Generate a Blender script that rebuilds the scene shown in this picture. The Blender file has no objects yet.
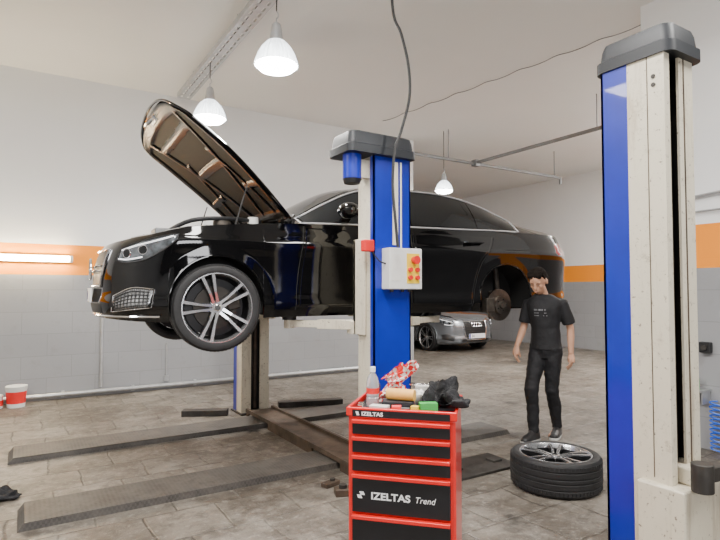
import bpy, bmesh, math, random
from mathutils import Vector, Matrix, noise
from mathutils.bvhtree import BVHTree
random.seed(4)
S=bpy.context.scene; COL=S.collection
AN=math.radians(32); ca,sa=math.cos(AN),math.sin(AN)
R=math.radians; PI=math.pi
def W(cx,cy,z=0.0): return Vector((cx*ca+cy*sa,-cx*sa+cy*ca,z))
def at(px,t,z=0.0): return W((px-360)/540*t,t,z)
def pix(px,py,t): return at(px,t,1.5-(py-290)/540*t)

# ---------------------------------------------------------------- materials
def mat(name,col,rough=.5,metal=0,var=.0,vs=6.0,bump=0,bs=40.0,coat=0,emit=None,es=0,trans=0,alpha=1,ior=1.5):
    m=bpy.data.materials.new(name); m.use_nodes=True; nt=m.node_tree; b=nt.nodes['Principled BSDF']
    c=(col[0],col[1],col[2],1)
    b.inputs['Base Color'].default_value=c; b.inputs['Roughness'].default_value=rough; b.inputs['Metallic'].default_value=metal
    b.inputs['Coat Weight'].default_value=coat; b.inputs['Coat Roughness'].default_value=.03; b.inputs['IOR'].default_value=ior
    b.inputs['Transmission Weight'].default_value=trans; b.inputs['Alpha'].default_value=alpha
    tc=nt.nodes.new('ShaderNodeTexCoord')
    if var>0:
        n=nt.nodes.new('ShaderNodeTexNoise'); n.inputs['Scale'].default_value=vs; n.inputs['Detail'].default_value=6
        nt.links.new(tc.outputs['Object'],n.inputs['Vector'])
        r=nt.nodes.new('ShaderNodeValToRGB'); r.color_ramp.elements[0].position=.3; r.color_ramp.elements[1].position=.7
        r.color_ramp.elements[0].color=tuple(x*(1-var) for x in col)+(1,); r.color_ramp.elements[1].color=tuple(min(1,x*(1+var)) for x in col)+(1,)
        nt.links.new(n.outputs['Fac'],r.inputs['Fac']); nt.links.new(r.outputs['Color'],b.inputs['Base Color'])
    if bump>0:
        n=nt.nodes.new('ShaderNodeTexNoise'); n.inputs['Scale'].default_value=bs; n.inputs['Detail'].default_value=4
        nt.links.new(tc.outputs['Object'],n.inputs['Vector'])
        bp=nt.nodes.new('ShaderNodeBump'); bp.inputs['Strength'].default_value=bump; bp.inputs['Distance'].default_value=.02
        nt.links.new(n.outputs['Fac'],bp.inputs['Height']); nt.links.new(bp.outputs['Normal'],b.inputs['Normal'])
    if emit:
        b.inputs['Emission Color'].default_value=(*emit,1); b.inputs['Emission Strength'].default_value=es
    return m
class ND:
    def __init__(s,m): s.nt=m.node_tree; s.b=s.nt.nodes['Principled BSDF']
    def n(s,t,**k):
        x=s.nt.nodes.new(t)
        for a,v in k.items(): setattr(x,a,v)
        return x
    def l(s,a,b): s.nt.links.new(a,b)
    def math(s,op,a,b=None):
        x=s.n('ShaderNodeMath',operation=op)
        if hasattr(a,'is_linked'): s.l(a,x.inputs[0])
        else: x.inputs[0].default_value=a
        if b is not None:
            if hasattr(b,'is_linked'): s.l(b,x.inputs[1])
            else: x.inputs[1].default_value=b
        return x.outputs[0]
    def mix(s,f,a,b,bt='MIX'):
        x=s.n('ShaderNodeMix',data_type='RGBA',blend_type=bt)
        if hasattr(f,'is_linked'): s.l(f,x.inputs[0])
        else: x.inputs[0].default_value=f
        for v,i in ((a,6),(b,7)):
            if hasattr(v,'is_linked'): s.l(v,x.inputs[i])
            else: x.inputs[i].default_value=(*v,1)
        return x.outputs[2]
    def noise(s,vec,sc,det=6,ro=.6,lo=None,hi=None):
        n=s.n('ShaderNodeTexNoise'); n.inputs['Scale'].default_value=sc; n.inputs['Detail'].default_value=det; n.inputs['Roughness'].default_value=ro; s.l(vec,n.inputs['Vector'])
        if lo is None: return n.outputs['Fac']
        r=s.n('ShaderNodeValToRGB'); r.color_ramp.elements[0].position=lo; r.color_ramp.elements[1].position=hi; s.l(n.outputs['Fac'],r.inputs['Fac']); return r.outputs['Color']

def wall_mat(axis):
    m=mat('wall_paint_'+axis,(.8,.8,.8),.75); N=ND(m)
    tc=N.n('ShaderNodeTexCoord'); sp=N.n('ShaderNodeSeparateXYZ'); N.l(tc.outputs['Object'],sp.inputs[0])
    z=sp.outputs['Z']; h=sp.outputs['X'] if axis=='x' else sp.outputs['Y']
    cb=N.n('ShaderNodeCombineXYZ'); N.l(h,cb.inputs[0]); N.l(z,cb.inputs[1])
    br=N.n('ShaderNodeTexBrick'); N.l(cb.outputs[0],br.inputs['Vector'])
    br.inputs['Scale'].default_value=1; br.inputs['Brick Width'].default_value=.6; br.inputs['Row Height'].default_value=.3
    br.inputs['Mortar Size'].default_value=.005; br.inputs['Mortar Smooth'].default_value=.4
    br.inputs['Color1'].default_value=(.285,.290,.302,1); br.inputs['Color2'].default_value=(.268,.272,.285,1); br.inputs['Mortar'].default_value=(.225,.23,.24,1)
    no=N.noise(tc.outputs['Object'],.9,5)
    white=N.mix(no,(.84,.838,.83),(.91,.908,.90))
    g=N.mix(N.math('MULTIPLY',no,.3),br.outputs['Color'],(.34,.33,.32))
    g=N.mix(N.math('MULTIPLY',N.noise(tc.outputs['Object'],5,8,.7,.55,.75),.35),g,(.19,.18,.165))
    up=N.math('GREATER_THAN',z,2.13); lo=N.math('LESS_THAN',z,1.71)
    c=N.mix(up,(.97,.30,.006),white); c=N.mix(lo,c,g)
    N.l(c,N.b.inputs['Base Color'])
    bp=N.n('ShaderNodeBump'); bp.inputs['Strength'].default_value=.2; bp.inputs['Distance'].default_value=.01
    N.l(br.outputs['Fac'],bp.inputs['Height']); bp.invert=True; N.l(bp.outputs['Normal'],N.b.inputs['Normal'])
    return m
def floor_mat():
    m=mat('stone_floor',(.4,.38,.35),.45); N=ND(m)
    tc=N.n('ShaderNodeTexCoord'); V=tc.outputs['Object']
    nv=N.n('ShaderNodeTexNoise'); nv.inputs['Scale'].default_value=1.9; nv.inputs['Detail'].default_value=5; N.l(V,nv.inputs['Vector'])
    ad=N.n('ShaderNodeVectorMath',operation='MULTIPLY_ADD'); N.l(nv.outputs['Color'],ad.inputs[0]); ad.inputs[1].default_value=(.11,.11,0); N.l(V,ad.inputs[2])
    br=N.n('ShaderNodeTexBrick'); N.l(ad.outputs[0],br.inputs['Vector']); br.offset=.43
    br.inputs['Scale'].default_value=1; br.inputs['Brick Width'].default_value=.48; br.inputs['Row Height'].default_value=.43
    br.inputs['Mortar Size'].default_value=.012; br.inputs['Mortar Smooth'].default_value=1; br.inputs['Bias'].default_value=0
    br.inputs['Color1'].default_value=(.225,.200,.168,1); br.inputs['Color2'].default_value=(.125,.110,.091,1); br.inputs['Mortar'].default_value=(.070,.060,.048,1)
    n2=N.noise(V,7,8,.72)
    c=N.mix(N.math('MULTIPLY',N.noise(V,.8,9,.72,.43,.57),.75),br.outputs['Color'],(.076,.061,.047))
    c=N.mix(N.math('MULTIPLY',N.noise(V,2.1,9,.80,.49,.62),.65),c,(.265,.243,.208))
    c=N.mix(N.math('MULTIPLY',N.noise(V,5.5,9,.80,.49,.60),.65),c,(.052,.043,.035))
    c=N.mix(N.math('MULTIPLY',N.noise(V,18,6,.7,.55,.67),.55),c,(.34,.315,.275))
    c=N.mix(N.math('MULTIPLY',N.noise(V,1.3,7,.65,.59,.67),.85),c,(.024,.020,.017))
    N.l(c,N.b.inputs['Base Color'])
    rr=N.n('ShaderNodeMapRange'); N.l(n2,rr.inputs[0]); rr.inputs[3].default_value=.22; rr.inputs[4].default_value=.75; N.l(rr.outputs[0],N.b.inputs['Roughness'])
    h=N.math('SUBTRACT',N.math('MULTIPLY',n2,.9),N.math('MULTIPLY',br.outputs['Fac'],.7))
    bp=N.n('ShaderNodeBump'); bp.inputs['Strength'].default_value=.6; bp.inputs['Distance'].default_value=.014; N.l(h,bp.inputs['Height']); N.l(bp.outputs['Normal'],N.b.inputs['Normal'])
    return m
def plate_mat():
    m=mat('chequer_plate',(.10,.10,.10),.6,.1); N=ND(m)
    tc=N.n('ShaderNodeTexCoord'); mp=N.n('ShaderNodeMapping'); mp.inputs['Rotation'].default_value=(0,0,R(45)); N.l(tc.outputs['Object'],mp.inputs[0])
    ch=N.n('ShaderNodeTexChecker'); ch.inputs['Scale'].default_value=48; N.l(mp.outputs[0],ch.inputs['Vector'])
    c=N.mix(N.math('MULTIPLY',N.noise(tc.outputs['Object'],2.5,9,.75,.42,.60),.65),(.055,.051,.047),(.125,.112,.097))
    c=N.mix(N.math('MULTIPLY',N.noise(tc.outputs['Object'],7,8,.75,.50,.64),.7),c,(.030,.026,.022))
    c=N.mix(N.math('MULTIPLY',ch.outputs['Fac'],.35),c,(.115,.107,.098)); N.l(c,N.b.inputs['Base Color'])
    return m
def cream_mat():
    m=mat('worn_cream_paint',(.7,.64,.5),.45); N=ND(m)
    tc=N.n('ShaderNodeTexCoord'); V=tc.outputs['Object']
    mp=N.n('ShaderNodeMapping'); mp.inputs['Scale'].default_value=(7,7,.8); N.l(V,mp.inputs[0])
    c=N.mix(N.noise(V,3,6),(.60,.54,.42),(.72,.67,.54))
    c=N.mix(N.math('MULTIPLY',N.noise(mp.outputs[0],1.4,9,.78,.52,.68),.6),c,(.30,.22,.14))
    c=N.mix(N.math('MULTIPLY',N.noise(V,9,9,.82,.56,.68),.6),c,(.18,.13,.085))
    c=N.mix(N.math('MULTIPLY',N.noise(V,40,5,.7,.60,.69),.85),c,(.09,.055,.035)); N.l(c,N.b.inputs['Base Color']); return m
def check_mat():
    m=mat('red_white_print',(.8,.1,.1),.35); N=ND(m)
    tc=N.n('ShaderNodeTexCoord'); nv=N.n('ShaderNodeTexNoise'); nv.inputs['Scale'].default_value=16; N.l(tc.outputs['Object'],nv.inputs['Vector'])
    ad=N.n('ShaderNodeVectorMath',operation='MULTIPLY_ADD'); N.l(nv.outputs['Color'],ad.inputs[0]); ad.inputs[1].default_value=(.06,.06,.06); N.l(tc.outputs['Object'],ad.inputs[2])
    mp=N.n('ShaderNodeMapping'); mp.inputs['Rotation'].default_value=(.5,.7,.6); N.l(ad.outputs[0],mp.inputs[0])
    ch=N.n('ShaderNodeTexChecker'); ch.inputs['Scale'].default_value=50; N.l(mp.outputs[0],ch.inputs['Vector'])
    ch.inputs['Color1'].default_value=(.75,.02,.02,1); ch.inputs['Color2'].default_value=(.85,.8,.75,1)
    c=N.mix(N.noise(tc.outputs['Object'],14,2,.5,.52,.56),ch.outputs['Color'],(.72,.02,.02)); N.l(c,N.b.inputs['Base Color']); return m

M={}
def mk(k,*a,**kw): M[k]=mat(k,*a,**kw)
mk('ceiling',(.87,.86,.83),.85,var=.02,vs=.7)
mk('plain_wall',(.42,.42,.42),.8,var=.05,vs=1)
mk('reflection_dark_grey',(.07,.07,.072),.6,var=.1,vs=2)  # invented dark tone for unseen walls, so the car paint reflects dark
mk('black_paint',(.0016,.0016,.002),.06,0,coat=.35,ior=1.45)
mk('hood_inner',(.003,.003,.0035),.24,0,ior=1.27,var=.2,bump=.1,bs=7)
mk('pad_black',(.004,.004,.004),.6,0,var=.4,vs=30,bump=.2,bs=50,ior=1.3)
mk('silver_paint',(.20,.215,.235),.25,.6,coat=1,var=.02)
mk('glass_dark',(.005,.006,.007),.03,0,ior=1.55)
mk('chrome',(.8,.8,.82),.12,1,var=.02)
mk('trim_bright',(.75,.75,.77),.22,.7,var=.02)
mk('rim_silver',(.66,.67,.69),.22,.9,var=.04)
mk('rim_dark',(.012,.012,.013),.35,.4,var=.2)
mk('rubber',(.014,.014,.015),.6,0,var=.25,vs=20,bump=.12,bs=60)
mk('plastic_black',(.012,.012,.013),.45,0,var=.2,vs=10)
mk('well',(.008,.008,.008),.9,0,var=.2)
mk('channel_shade_grime',(.022,.019,.016),.7,0,var=.5,vs=8)  # shade inside the post slot put into the colour, mixed with grime
mk('lens_glass',(.12,.135,.15),.06,.4,coat=1,var=.6,vs=18)
mk('mesh_metal',(.42,.43,.44),.25,.8,var=.3,vs=18)
mk('lens_red',(.35,.004,.006),.1,0,coat=1,var=.2)
mk('lens_white',(.9,.9,.95),.2,0,emit=(1,1,1),es=1.2)
mk('disc_steel',(.27,.24,.21),.35,1,var=.25,vs=15)
mk('disc_dark',(.05,.045,.04),.4,.8,var=.2,vs=15)
mk('cast',(.07,.06,.05),.6,.5,var=.4,vs=20)
mk('blue',(.004,.019,.36),.34,0,var=.18,vs=3,coat=.3)
mk('cream',(.74,.69,.56),.42,0,var=.05,vs=4)
mk('cap_grey',(.017,.020,.025),.5,0,var=.2,vs=5)
mk('dark_steel',(.045,.041,.037),.55,.35,var=.4,vs=8,bump=.1)
mk('rust_steel',(.080,.056,.040),.65,.2,var=.5,vs=7,bump=.2)
mk('galv',(.50,.51,.52),.4,.7,var=.12,vs=10)
mk('pipe_grey',(.20,.205,.21),.45,.4,var=.12,vs=10)
mk('white_paint',(.74,.74,.72),.5,0,var=.04)
mk('red',(.74,.010,.008),.3,0,var=.05,vs=5,coat=.5)
mk('red_plain',(.75,.02,.02),.4,0,var=.1)
mk('drawer_black',(.008,.008,.010),.42,0,var=.25,vs=12)
mk('white_mark',(.88,.88,.88),.5,0,var=.03)
mk('yellow',(.9,.62,.03),.4,0,var=.05)
mk('green',(.05,.42,.08),.4,0,var=.15)
mk('tan',(.85,.45,.10),.5,0,var=.12,vs=15)
mk('cable',(.012,.012,.013),.5,0,var=.1)
mk('lamp_shade',(.88,.91,.94),.08,.0,var=.1,vs=14,emit=(.94,.97,1),es=1.1,coat=1,trans=.45)
mk('lamp_lens',(1,1,1),.3,0,emit=(1,.99,.96),es=90,var=.01)
mk('tube_light',(1,.88,.68),.3,0,emit=(1,.82,.52),es=170,var=.01)
mk('skin',(.48,.26,.165),.55,0,var=.07,vs=14)
mk('hair',(.010,.0075,.006),.95,0,var=.4,vs=50,ior=1.2)
mk('shirt',(.008,.008,.010),.8,0,var=.25,vs=8,bump=.3,bs=18)
mk('trousers',(.005,.005,.007),.75,0,var=.25,vs=8,bump=.35,bs=16)
mk('shoe',(.02,.02,.021),.5,0,var=.2,vs=20)
mk('sole',(.5,.5,.48),.6,0,var=.1)
mk('eye',(.05,.035,.025),.3,0,var=.1)
mk('lip',(.40,.17,.12),.5,0,var=.1)
mk('clear_plastic',(.82,.88,.9),.08,0,trans=.7,var=.03)
mk('hose_blue',(.02,.12,.65),.3,0,var=.1)
mk('navy',(.02,.035,.10),.8,0,var=.3,bump=.4)
mk('paper',(.75,.74,.70),.7,0,var=.06,vs=12)
mk('cloth_black',(.012,.012,.014),.85,0,var=.35,vs=14,bump=.5,bs=40)
mk('print_grey',(.16,.16,.17),.7,0,var=.2,vs=40)
M['wall_x']=wall_mat('x'); M['wall_y']=wall_mat('y'); M['floor']=floor_mat(); M['plate']=plate_mat(); M['check']=check_mat(); M['cream_dirty']=cream_mat()

# ---------------------------------------------------------------- mesh builder
class MB:
    def __init__(s): s.v=[]; s.f=[]
    def add(s,vs,fs,Mx=None):
        o=len(s.v)
        s.v+=[tuple(Mx@Vector(v)) if Mx else tuple(v) for v in vs]; s.f+=[tuple(i+o for i in f) for f in fs]; return s
    def box(s,x0,x1,y0,y1,z0,z1,Mx=None):
        v=[(x0,y0,z0),(x1,y0,z0),(x1,y1,z0),(x0,y1,z0),(x0,y0,z1),(x1,y0,z1),(x1,y1,z1),(x0,y1,z1)]
        return s.add(v,[(0,3,2,1),(4,5,6,7),(0,1,5,4),(1,2,6,5),(2,3,7,6),(3,0,4,7)],Mx)
    def bar(s,p0,p1,w,h,up=(0,0,1),w1=None,h1=None):
        p0=Vector(p0);p1=Vector(p1);d=(p1-p0).normalized();u=Vector(up);x=d.cross(u).normalized();u=x.cross(d).normalized()
        w1=w1 or w;h1=h1 or h
        v=[];
        for p,a,b in ((p0,w,h),(p1,w1,h1)):
            for sx,sy in ((-1,-1),(1,-1),(1,1),(-1,1)): v.append(p+x*sx*a/2+u*sy*b/2)
        return s.add(v,[(0,1,2,3),(7,6,5,4),(0,4,5,1),(1,5,6,2),(2,6,7,3),(3,7,4,0)])
    def tube(s,pts,r,n=8,caps=True,closed=False,sq=1.0):
        P=[Vector(p) for p in pts]; k=len(P); rr=r if isinstance(r,(list,tuple)) else [r]*k
        T=[]
        for i in range(k):
            a=P[(i-1)%k] if (closed or i>0) else P[i]; b=P[(i+1)%k] if (closed or i<k-1) else P[i]
            T.append((b-a).normalized())
        up=Vector((0,0,1)) if abs(T[0].z)<.9 else Vector((0,1,0))
        nx=T[0].cross(up).normalized(); rings=[]
        for i in range(k):
            nx=(nx-T[i]*nx.dot(T[i])).normalized(); ny=T[i].cross(nx)
            rings.append([P[i]+nx*math.cos(2*PI*j/n)*rr[i]+ny*math.sin(2*PI*j/n)*rr[i]*sq for j in range(n)])
        return s.loft(rings,caps and not closed,closed)
    def loft(s,rings,caps=True,loop=False):
        n=len(rings[0]);k=len(rings); v=[p for r in rings for p in r]; f=[]
        for i in range(k if loop else k-1):
            i2=(i+1)%k
            for j in range(n):
                j2=(j+1)%n; f.append((i*n+j,i*n+j2,i2*n+j2,i2*n+j))
        if caps: f.append(tuple(range(n-1,-1,-1))); f.append(tuple((k-1)*n+j for j in range(n)))
        return s.add(v,f)
    def lathe(s,prof,n=40,Mx=None,closed=False,rib=0):
        v=[];f=[];k=len(prof)
        for r,z in prof:
            for j in range(n):
                q=r*(1+(rib if j%2 else -rib)) ; v.append((q*math.cos(2*PI*j/n),q*math.sin(2*PI*j/n),z))
        for i in range(k if closed else k-1):
            i2=(i+1)%k
            for j in range(n):
                j2=(j+1)%n; f.append((i*n+j,i*n+j2,i2*n+j2,i2*n+j))
        return s.add(v,f,Mx)
    def cyl(s,p0,p1,r0,r1=None,n=20): return s.tube([p0,p1],[r0,r0 if r1 is None else r1],n)
    def grid(s,G):
        a=len(G);b=len(G[0]); v=[p for r in G for p in r]
        return s.add(v,[(i*b+j,(i+1)*b+j,(i+1)*b+j+1,i*b+j+1) for i in range(a-1) for j in range(b-1)])
    def ell(s,c,r,Mx=None,nu=20,nv=12):
        c=Vector(c);rings=[]
        for i in range(1,nv):
            t=PI*i/nv
            rings.append([c+Vector((r[0]*math.sin(t)*math.cos(2*PI*j/nu),r[1]*math.sin(t)*math.sin(2*PI*j/nu),-r[2]*math.cos(t))) for j in range(nu)])
        if Mx: rings=[[Mx@p for p in q] for q in rings]
        return s.loft(rings)
    def prism(s,poly,z0,z1,Mx=None):
        n=len(poly); v=[(x,y,z0) for x,y in poly]+[(x,y,z1) for x,y in poly]
        return s.add(v,[tuple(range(n-1,-1,-1)),tuple(range(n,2*n))]+[(i,(i+1)%n,n+(i+1)%n,n+i) for i in range(n)],Mx)
    def build(s,name,m,parent=None,smooth=30,bev=0,Mx=None,fix=True,seg=2):
        me=bpy.data.meshes.new(name); vs=[tuple(Mx@Vector(v)) for v in s.v] if Mx else s.v
        me.from_pydata(vs,[],s.f); me.materials.append(M[m] if isinstance(m,str) else m)
        if fix:
            bm=bmesh.new(); bm.from_mesh(me); bmesh.ops.recalc_face_normals(bm,faces=bm.faces); bm.to_mesh(me); bm.free()
        if smooth: me.shade_smooth(); me.set_sharp_from_angle(angle=R(smooth))
        o=bpy.data.objects.new(name,me); COL.objects.link(o)
        if parent: o.parent=parent
        if bev:
            b=o.modifiers.new('bevel','BEVEL'); b.width=bev; b.segments=seg; b.limit_method='ANGLE'; b.angle_limit=R(40)
            me.shade_smooth()
            b.harden_normals=True
        return o
def remesh(mb,name,m,parent,vox=.006,it=4,disp=None):
    o=mb.build(name+'_tmp',m,None,smooth=0)
    r=o.modifiers.new('r','REMESH'); r.mode='VOXEL'; r.voxel_size=vox
    sm=o.modifiers.new('s','SMOOTH'); sm.iterations=it; sm.factor=.5
    dg=bpy.context.evaluated_depsgraph_get(); me=bpy.data.meshes.new_from_object(o.evaluated_get(dg))
    bpy.data.objects.remove(o)
    if disp:
        me.update(); ns=[v.normal.copy() for v in me.vertices]
        for v,nn in zip(me.vertices,ns): v.co+=nn*disp(v.co)
    me.name=name; me.shade_smooth()
    if not me.materials: me.materials.append(M[m])
    q=bpy.data.objects.new(name,me); COL.objects.link(q); q.parent=parent; return q
def tag(o,label=None,cat=None,group=None,kind=None):
    if label: o['label']=label
    if cat: o['category']=cat
    if group: o['group']=group
    if kind: o['kind']=kind
    return o
def thing(name,label,cat,loc=(0,0,0),rz=0,group=None):
    o=bpy.data.objects.new(name,None); COL.objects.link(o); o.location=loc; o.rotation_euler=(0,0,rz); o.empty_display_size=.1
    return tag(o,label,cat,group)
def center(o):
    me=o.data; vs=[v.co for v in me.vertices]
    c=Vector((sum(v.x for v in vs)/len(vs),sum(v.y for v in vs)/len(vs),min(v.z for v in vs)))
    me.transform(Matrix.Translation(-c)); o.location=c; return o
def textm(name,body,size,m,parent,Mx,ext=.001,off=0.0,align='LEFT',sx=1.0):
    cu=bpy.data.curves.new(name,'FONT'); cu.body=body; cu.size=size; cu.extrude=ext; cu.offset=off; cu.align_x=align
    t=bpy.data.objects.new('t',cu); COL.objects.link(t); dg=bpy.context.evaluated_depsgraph_get()
    me=bpy.data.meshes.new_from_object(t.evaluated_get(dg)); bpy.data.objects.remove(t)
    me.transform(Mx@Matrix.Diagonal((sx,1,1,1))); me.materials.clear(); me.materials.append(M[m]); me.name=name
    o=bpy.data.objects.new(name,me); COL.objects.link(o); o.parent=parent; return o
def hint(tab):
    xs=[a for a,_ in tab]; ys=[b for _,b in tab]; n=len(xs); sl=[(ys[i+1]-ys[i])/(xs[i+1]-xs[i]) for i in range(n-1)]
    tg=[sl[0]]+[0 if sl[i-1]*sl[i]<=0 else 2*sl[i-1]*sl[i]/(sl[i-1]+sl[i]) for i in range(1,n-1)]+[sl[-1]]
    def f(x):
        if x<=xs[0]: return ys[0]
        if x>=xs[-1]: return ys[-1]
        i=0
        while xs[i+1]<x: i+=1
        h=xs[i+1]-xs[i]; t=(x-xs[i])/h
        return (2*t**3-3*t*t+1)*ys[i]+(t**3-2*t*t+t)*h*tg[i]+(-2*t**3+3*t*t)*ys[i+1]+(t**3-t*t)*h*tg[i+1]
    return f
def smooth_path(pts,n=8):
    P=[Vector(p) for p in pts]; out=[]
    for i in range(len(P)-1):
        p0=P[max(i-1,0)];p1=P[i];p2=P[i+1];p3=P[min(i+2,len(P)-1)]
        for k in range(n):
            t=k/n; out.append(.5*((2*p1)+(p2-p0)*t+(2*p0-5*p1+4*p2-p3)*t*t+(3*p1-p0-3*p2+p3)*t**3))
    out.append(P[-1]); return out

# ---------------------------------------------------------------- room
def struct(name,mb,m,**k):
    o=mb.build(name,m,None,smooth=0,**k); o['kind']='structure'; return o
V0=-4.5; VB=8.55; UL=-4.5; UE=12.2; VR=15.2; H=4.5
struct('floor',MB().box(UL-.2,UE+.2,V0-.2,VR+.2,-.1,0),'floor')
struct('ceiling',MB().box(UL-.2,UE+.2,V0-.2,VR+.2,H,H+.1),'ceiling')
struct('wall_back',MB().box(UL-.2,6.6,VB,VB+.2,0,H),'wall_x')
struct('wall_recess',MB().box(6.4,6.6,VB+.2,VR,0,H),'wall_y')
struct('wall_far',MB().box(6.4,UE+.2,VR,VR+.2,0,H),'wall_x')
struct('wall_end',MB().box(UE,UE+.2,3.0,VR,0,H),'wall_y')
struct('wall_right',MB().box(5.5,5.7,2.0,3.19,0,H),'wall_y')
struct('dark_reflection_wall',MB().box(5.52,5.7,V0,2.0,0,H),'reflection_dark_grey')  # unseen panel added to give the car's side a dark reflection
struct('wall_side',MB().box(5.7,UE+.2,2.99,3.19,0,H),'wall_x')
struct('wall_left',MB().box(UL-.2,UL,V0,VB,0,H),'plain_wall')
struct('wall_front',MB().box(UL-.2,5.7,V0-.2,V0,0,H),'reflection_dark_grey')
t=MB(); t.tube([(-4.3,VB-.05,.07),(6.5,VB-.05,.07)],.028,10)
for u in [x*.9-4 for x in range(12)]: t.box(u-.02,u+.02,VB-.05,VB-.003,.03,.11)
tag(t.build('water_pipe','galv'),'long grey pipe running along the foot of the grey block wall','pipe')
pp=at(103,7.72)
t=MB(); t.tube([(pp.x,VB-.022,.12),(pp.x,VB-.022,1.25)],.018,10); t.box(pp.x-.04,pp.x+.04,VB-.05,VB-.003,1.22,1.32)
tag(t.build('conduit','galv'),'thin vertical conduit on the grey wall below the car nose','pipe')
pp=at(168,8.2)
t=MB(); t.tube([(pp.x,VB-.018,.13),(pp.x,VB-.018,.7)],.012,8); t.box(pp.x-.03,pp.x+.03,VB-.04,VB-.003,.13,.21)
tag(t.build('conduit','galv'),'short vertical conduit on the grey wall behind the raised wheel','pipe')

r=thing('tube_lamp','glowing warm tube lamp mounted on the orange wall band','lamp',(-.36,VB,1.93))
MB().box(-.95,.95,-.035,-.001,-.05,.05).build('base','white_paint',r,bev=.006)
MB().tube([(-.92,-.055,0),(.92,-.055,0)],.030,12).build('tube','tube_light',r)
for s in (-1,1): MB().box(s*.93-.02,s*.93+.02,-.085,-.02,-.035,.035).build('end_cap','white_paint',r,bev=.004)

r=thing('cable_tray','slotted white cable tray under the ceiling carrying the pendant lamps','cable tray',(1.93,0,4.28))
t=MB()
for a,b in ((-.09,-.06),(-.028,.028),(.06,.09)): t.box(a,b,-3,7.9,-.005,.0)
for i in range(88): y=-3+i*.125; t.box(-.09,.09,y,y+.05,-.004,-.001)
for s in (-1,1): t.box(s*.09-.004,s*.09+.004,-3,7.9,-.006,.06)
t.build('tray','galv',r)
for y in (-1.5,.2,2,3.8,5.6,7.4): MB().tube([(0,y,.0),(0,y,.22)],.006,6).build('hanger_rod','galv',r)
MB().tube([(.0,-2.9,.02),(.0,7.8,.02)],.02,8).build('cable','cable',r)

def pendant(label,loc,d,top,e=300):
    r=thing('pendant_lamp',label,'lamp',loc,0,'pendant lamps'); k=d/.38
    prof=[(.055,.225),(.075,.215),(.10,.19),(.13,.155),(.158,.105),(.178,.05),(.19,.0),(.184,.0),(.17,.05),(.15,.10),(.12,.145),(.02,.19)]
    MB().lathe([(a*k,b*k) for a,b in prof],56,rib=.028).build('shade','lamp_shade',r,smooth=0)
    MB().lathe([(a*k,b*k) for a,b in [(.0,.38),(.028,.38),(.040,.365),(.048,.32),(.054,.27),(.060,.235),(.062,.22),(.0,.215)]],24).build('housing','galv',r)
    MB().lathe([(a*k,b*k) for a,b in [(.0,-.055),(.08,-.05),(.15,-.03),(.180,.008),(.160,.04),(.12,.09),(.0,.11)]],32).build('lens','lamp_lens',r)
    hk=[(0,0,.38*k),(0,0,.42*k),(.015*k,0,.44*k),(.015*k,0,.47*k),(0,0,.49*k)]
    MB().tube(smooth_path(hk,4),.006,6).build('hook','galv',r)
    MB().tube([(0,0,.49*k),(0,0,top-loc[2])],.006,6).build('cable','cable',r)
    L=bpy.data.lights.new('pendant_light','SPOT'); L.energy=e; L.spot_size=R(168); L.spot_blend=.8; L.shadow_soft_size=.12; L.color=(1,.965,.91)
    lo=bpy.data.objects.new('pendant_light',L); COL.objects.link(lo); lo.location=(loc[0],loc[1],loc[2]-.07); return r
p=at(275,4.8); pendant('nearest glowing bell pendant lamp hanging highest under the tray',(p.x,p.y,3.52),.39,4.27,480)
p=at(208,6.5); pendant('middle glowing bell pendant lamp above the open hood',(p.x,p.y,3.58),.39,4.27,480)
p=at(444.5,10.1); pendant('small distant bell pendant lamp above the black car roof',(p.x,p.y,3.36),.33,4.5,500)

t=MB(); t.tube([(4.9,7.6,3.94),(9.9,7.6,3.94)],.032,8)
for u in (6.7,9.7): t.tube([(u,7.6,3.94),(u,7.6,4.5)],.008,6)
t.tube([(7.39,7.6,3.96),(7.39,3.22,3.96)],.032,8); t.tube([(7.39,7.0,3.96),(7.60,6.8,4.04),(7.60,3.22,4.04)],.016,8)
t.box(7.33,7.45,7.54,7.66,3.89,4.01)
t.tube([(7.39,5,3.97),(7.39,5,4.5)],.008,6); t.tube([(9.9,7.6,3.94),(9.9,7.6,3.80)],.028,8)
tag(t.build('air_pipe','pipe_grey'),'branching grey air pipe hung under the ceiling beyond the black car','pipe')
pts=[]
for i in range(25):
    k=i/24; pts.append((5.35+.5*k,7.8-4.5*k,4.49-.022*abs(math.sin(k*PI*8))))
tag(MB().tube(smooth_path(pts,4),.0055,6).build('ceiling_cable','pipe_grey'),'thin sagging cable strung along the ceiling above the car','cable')

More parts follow.
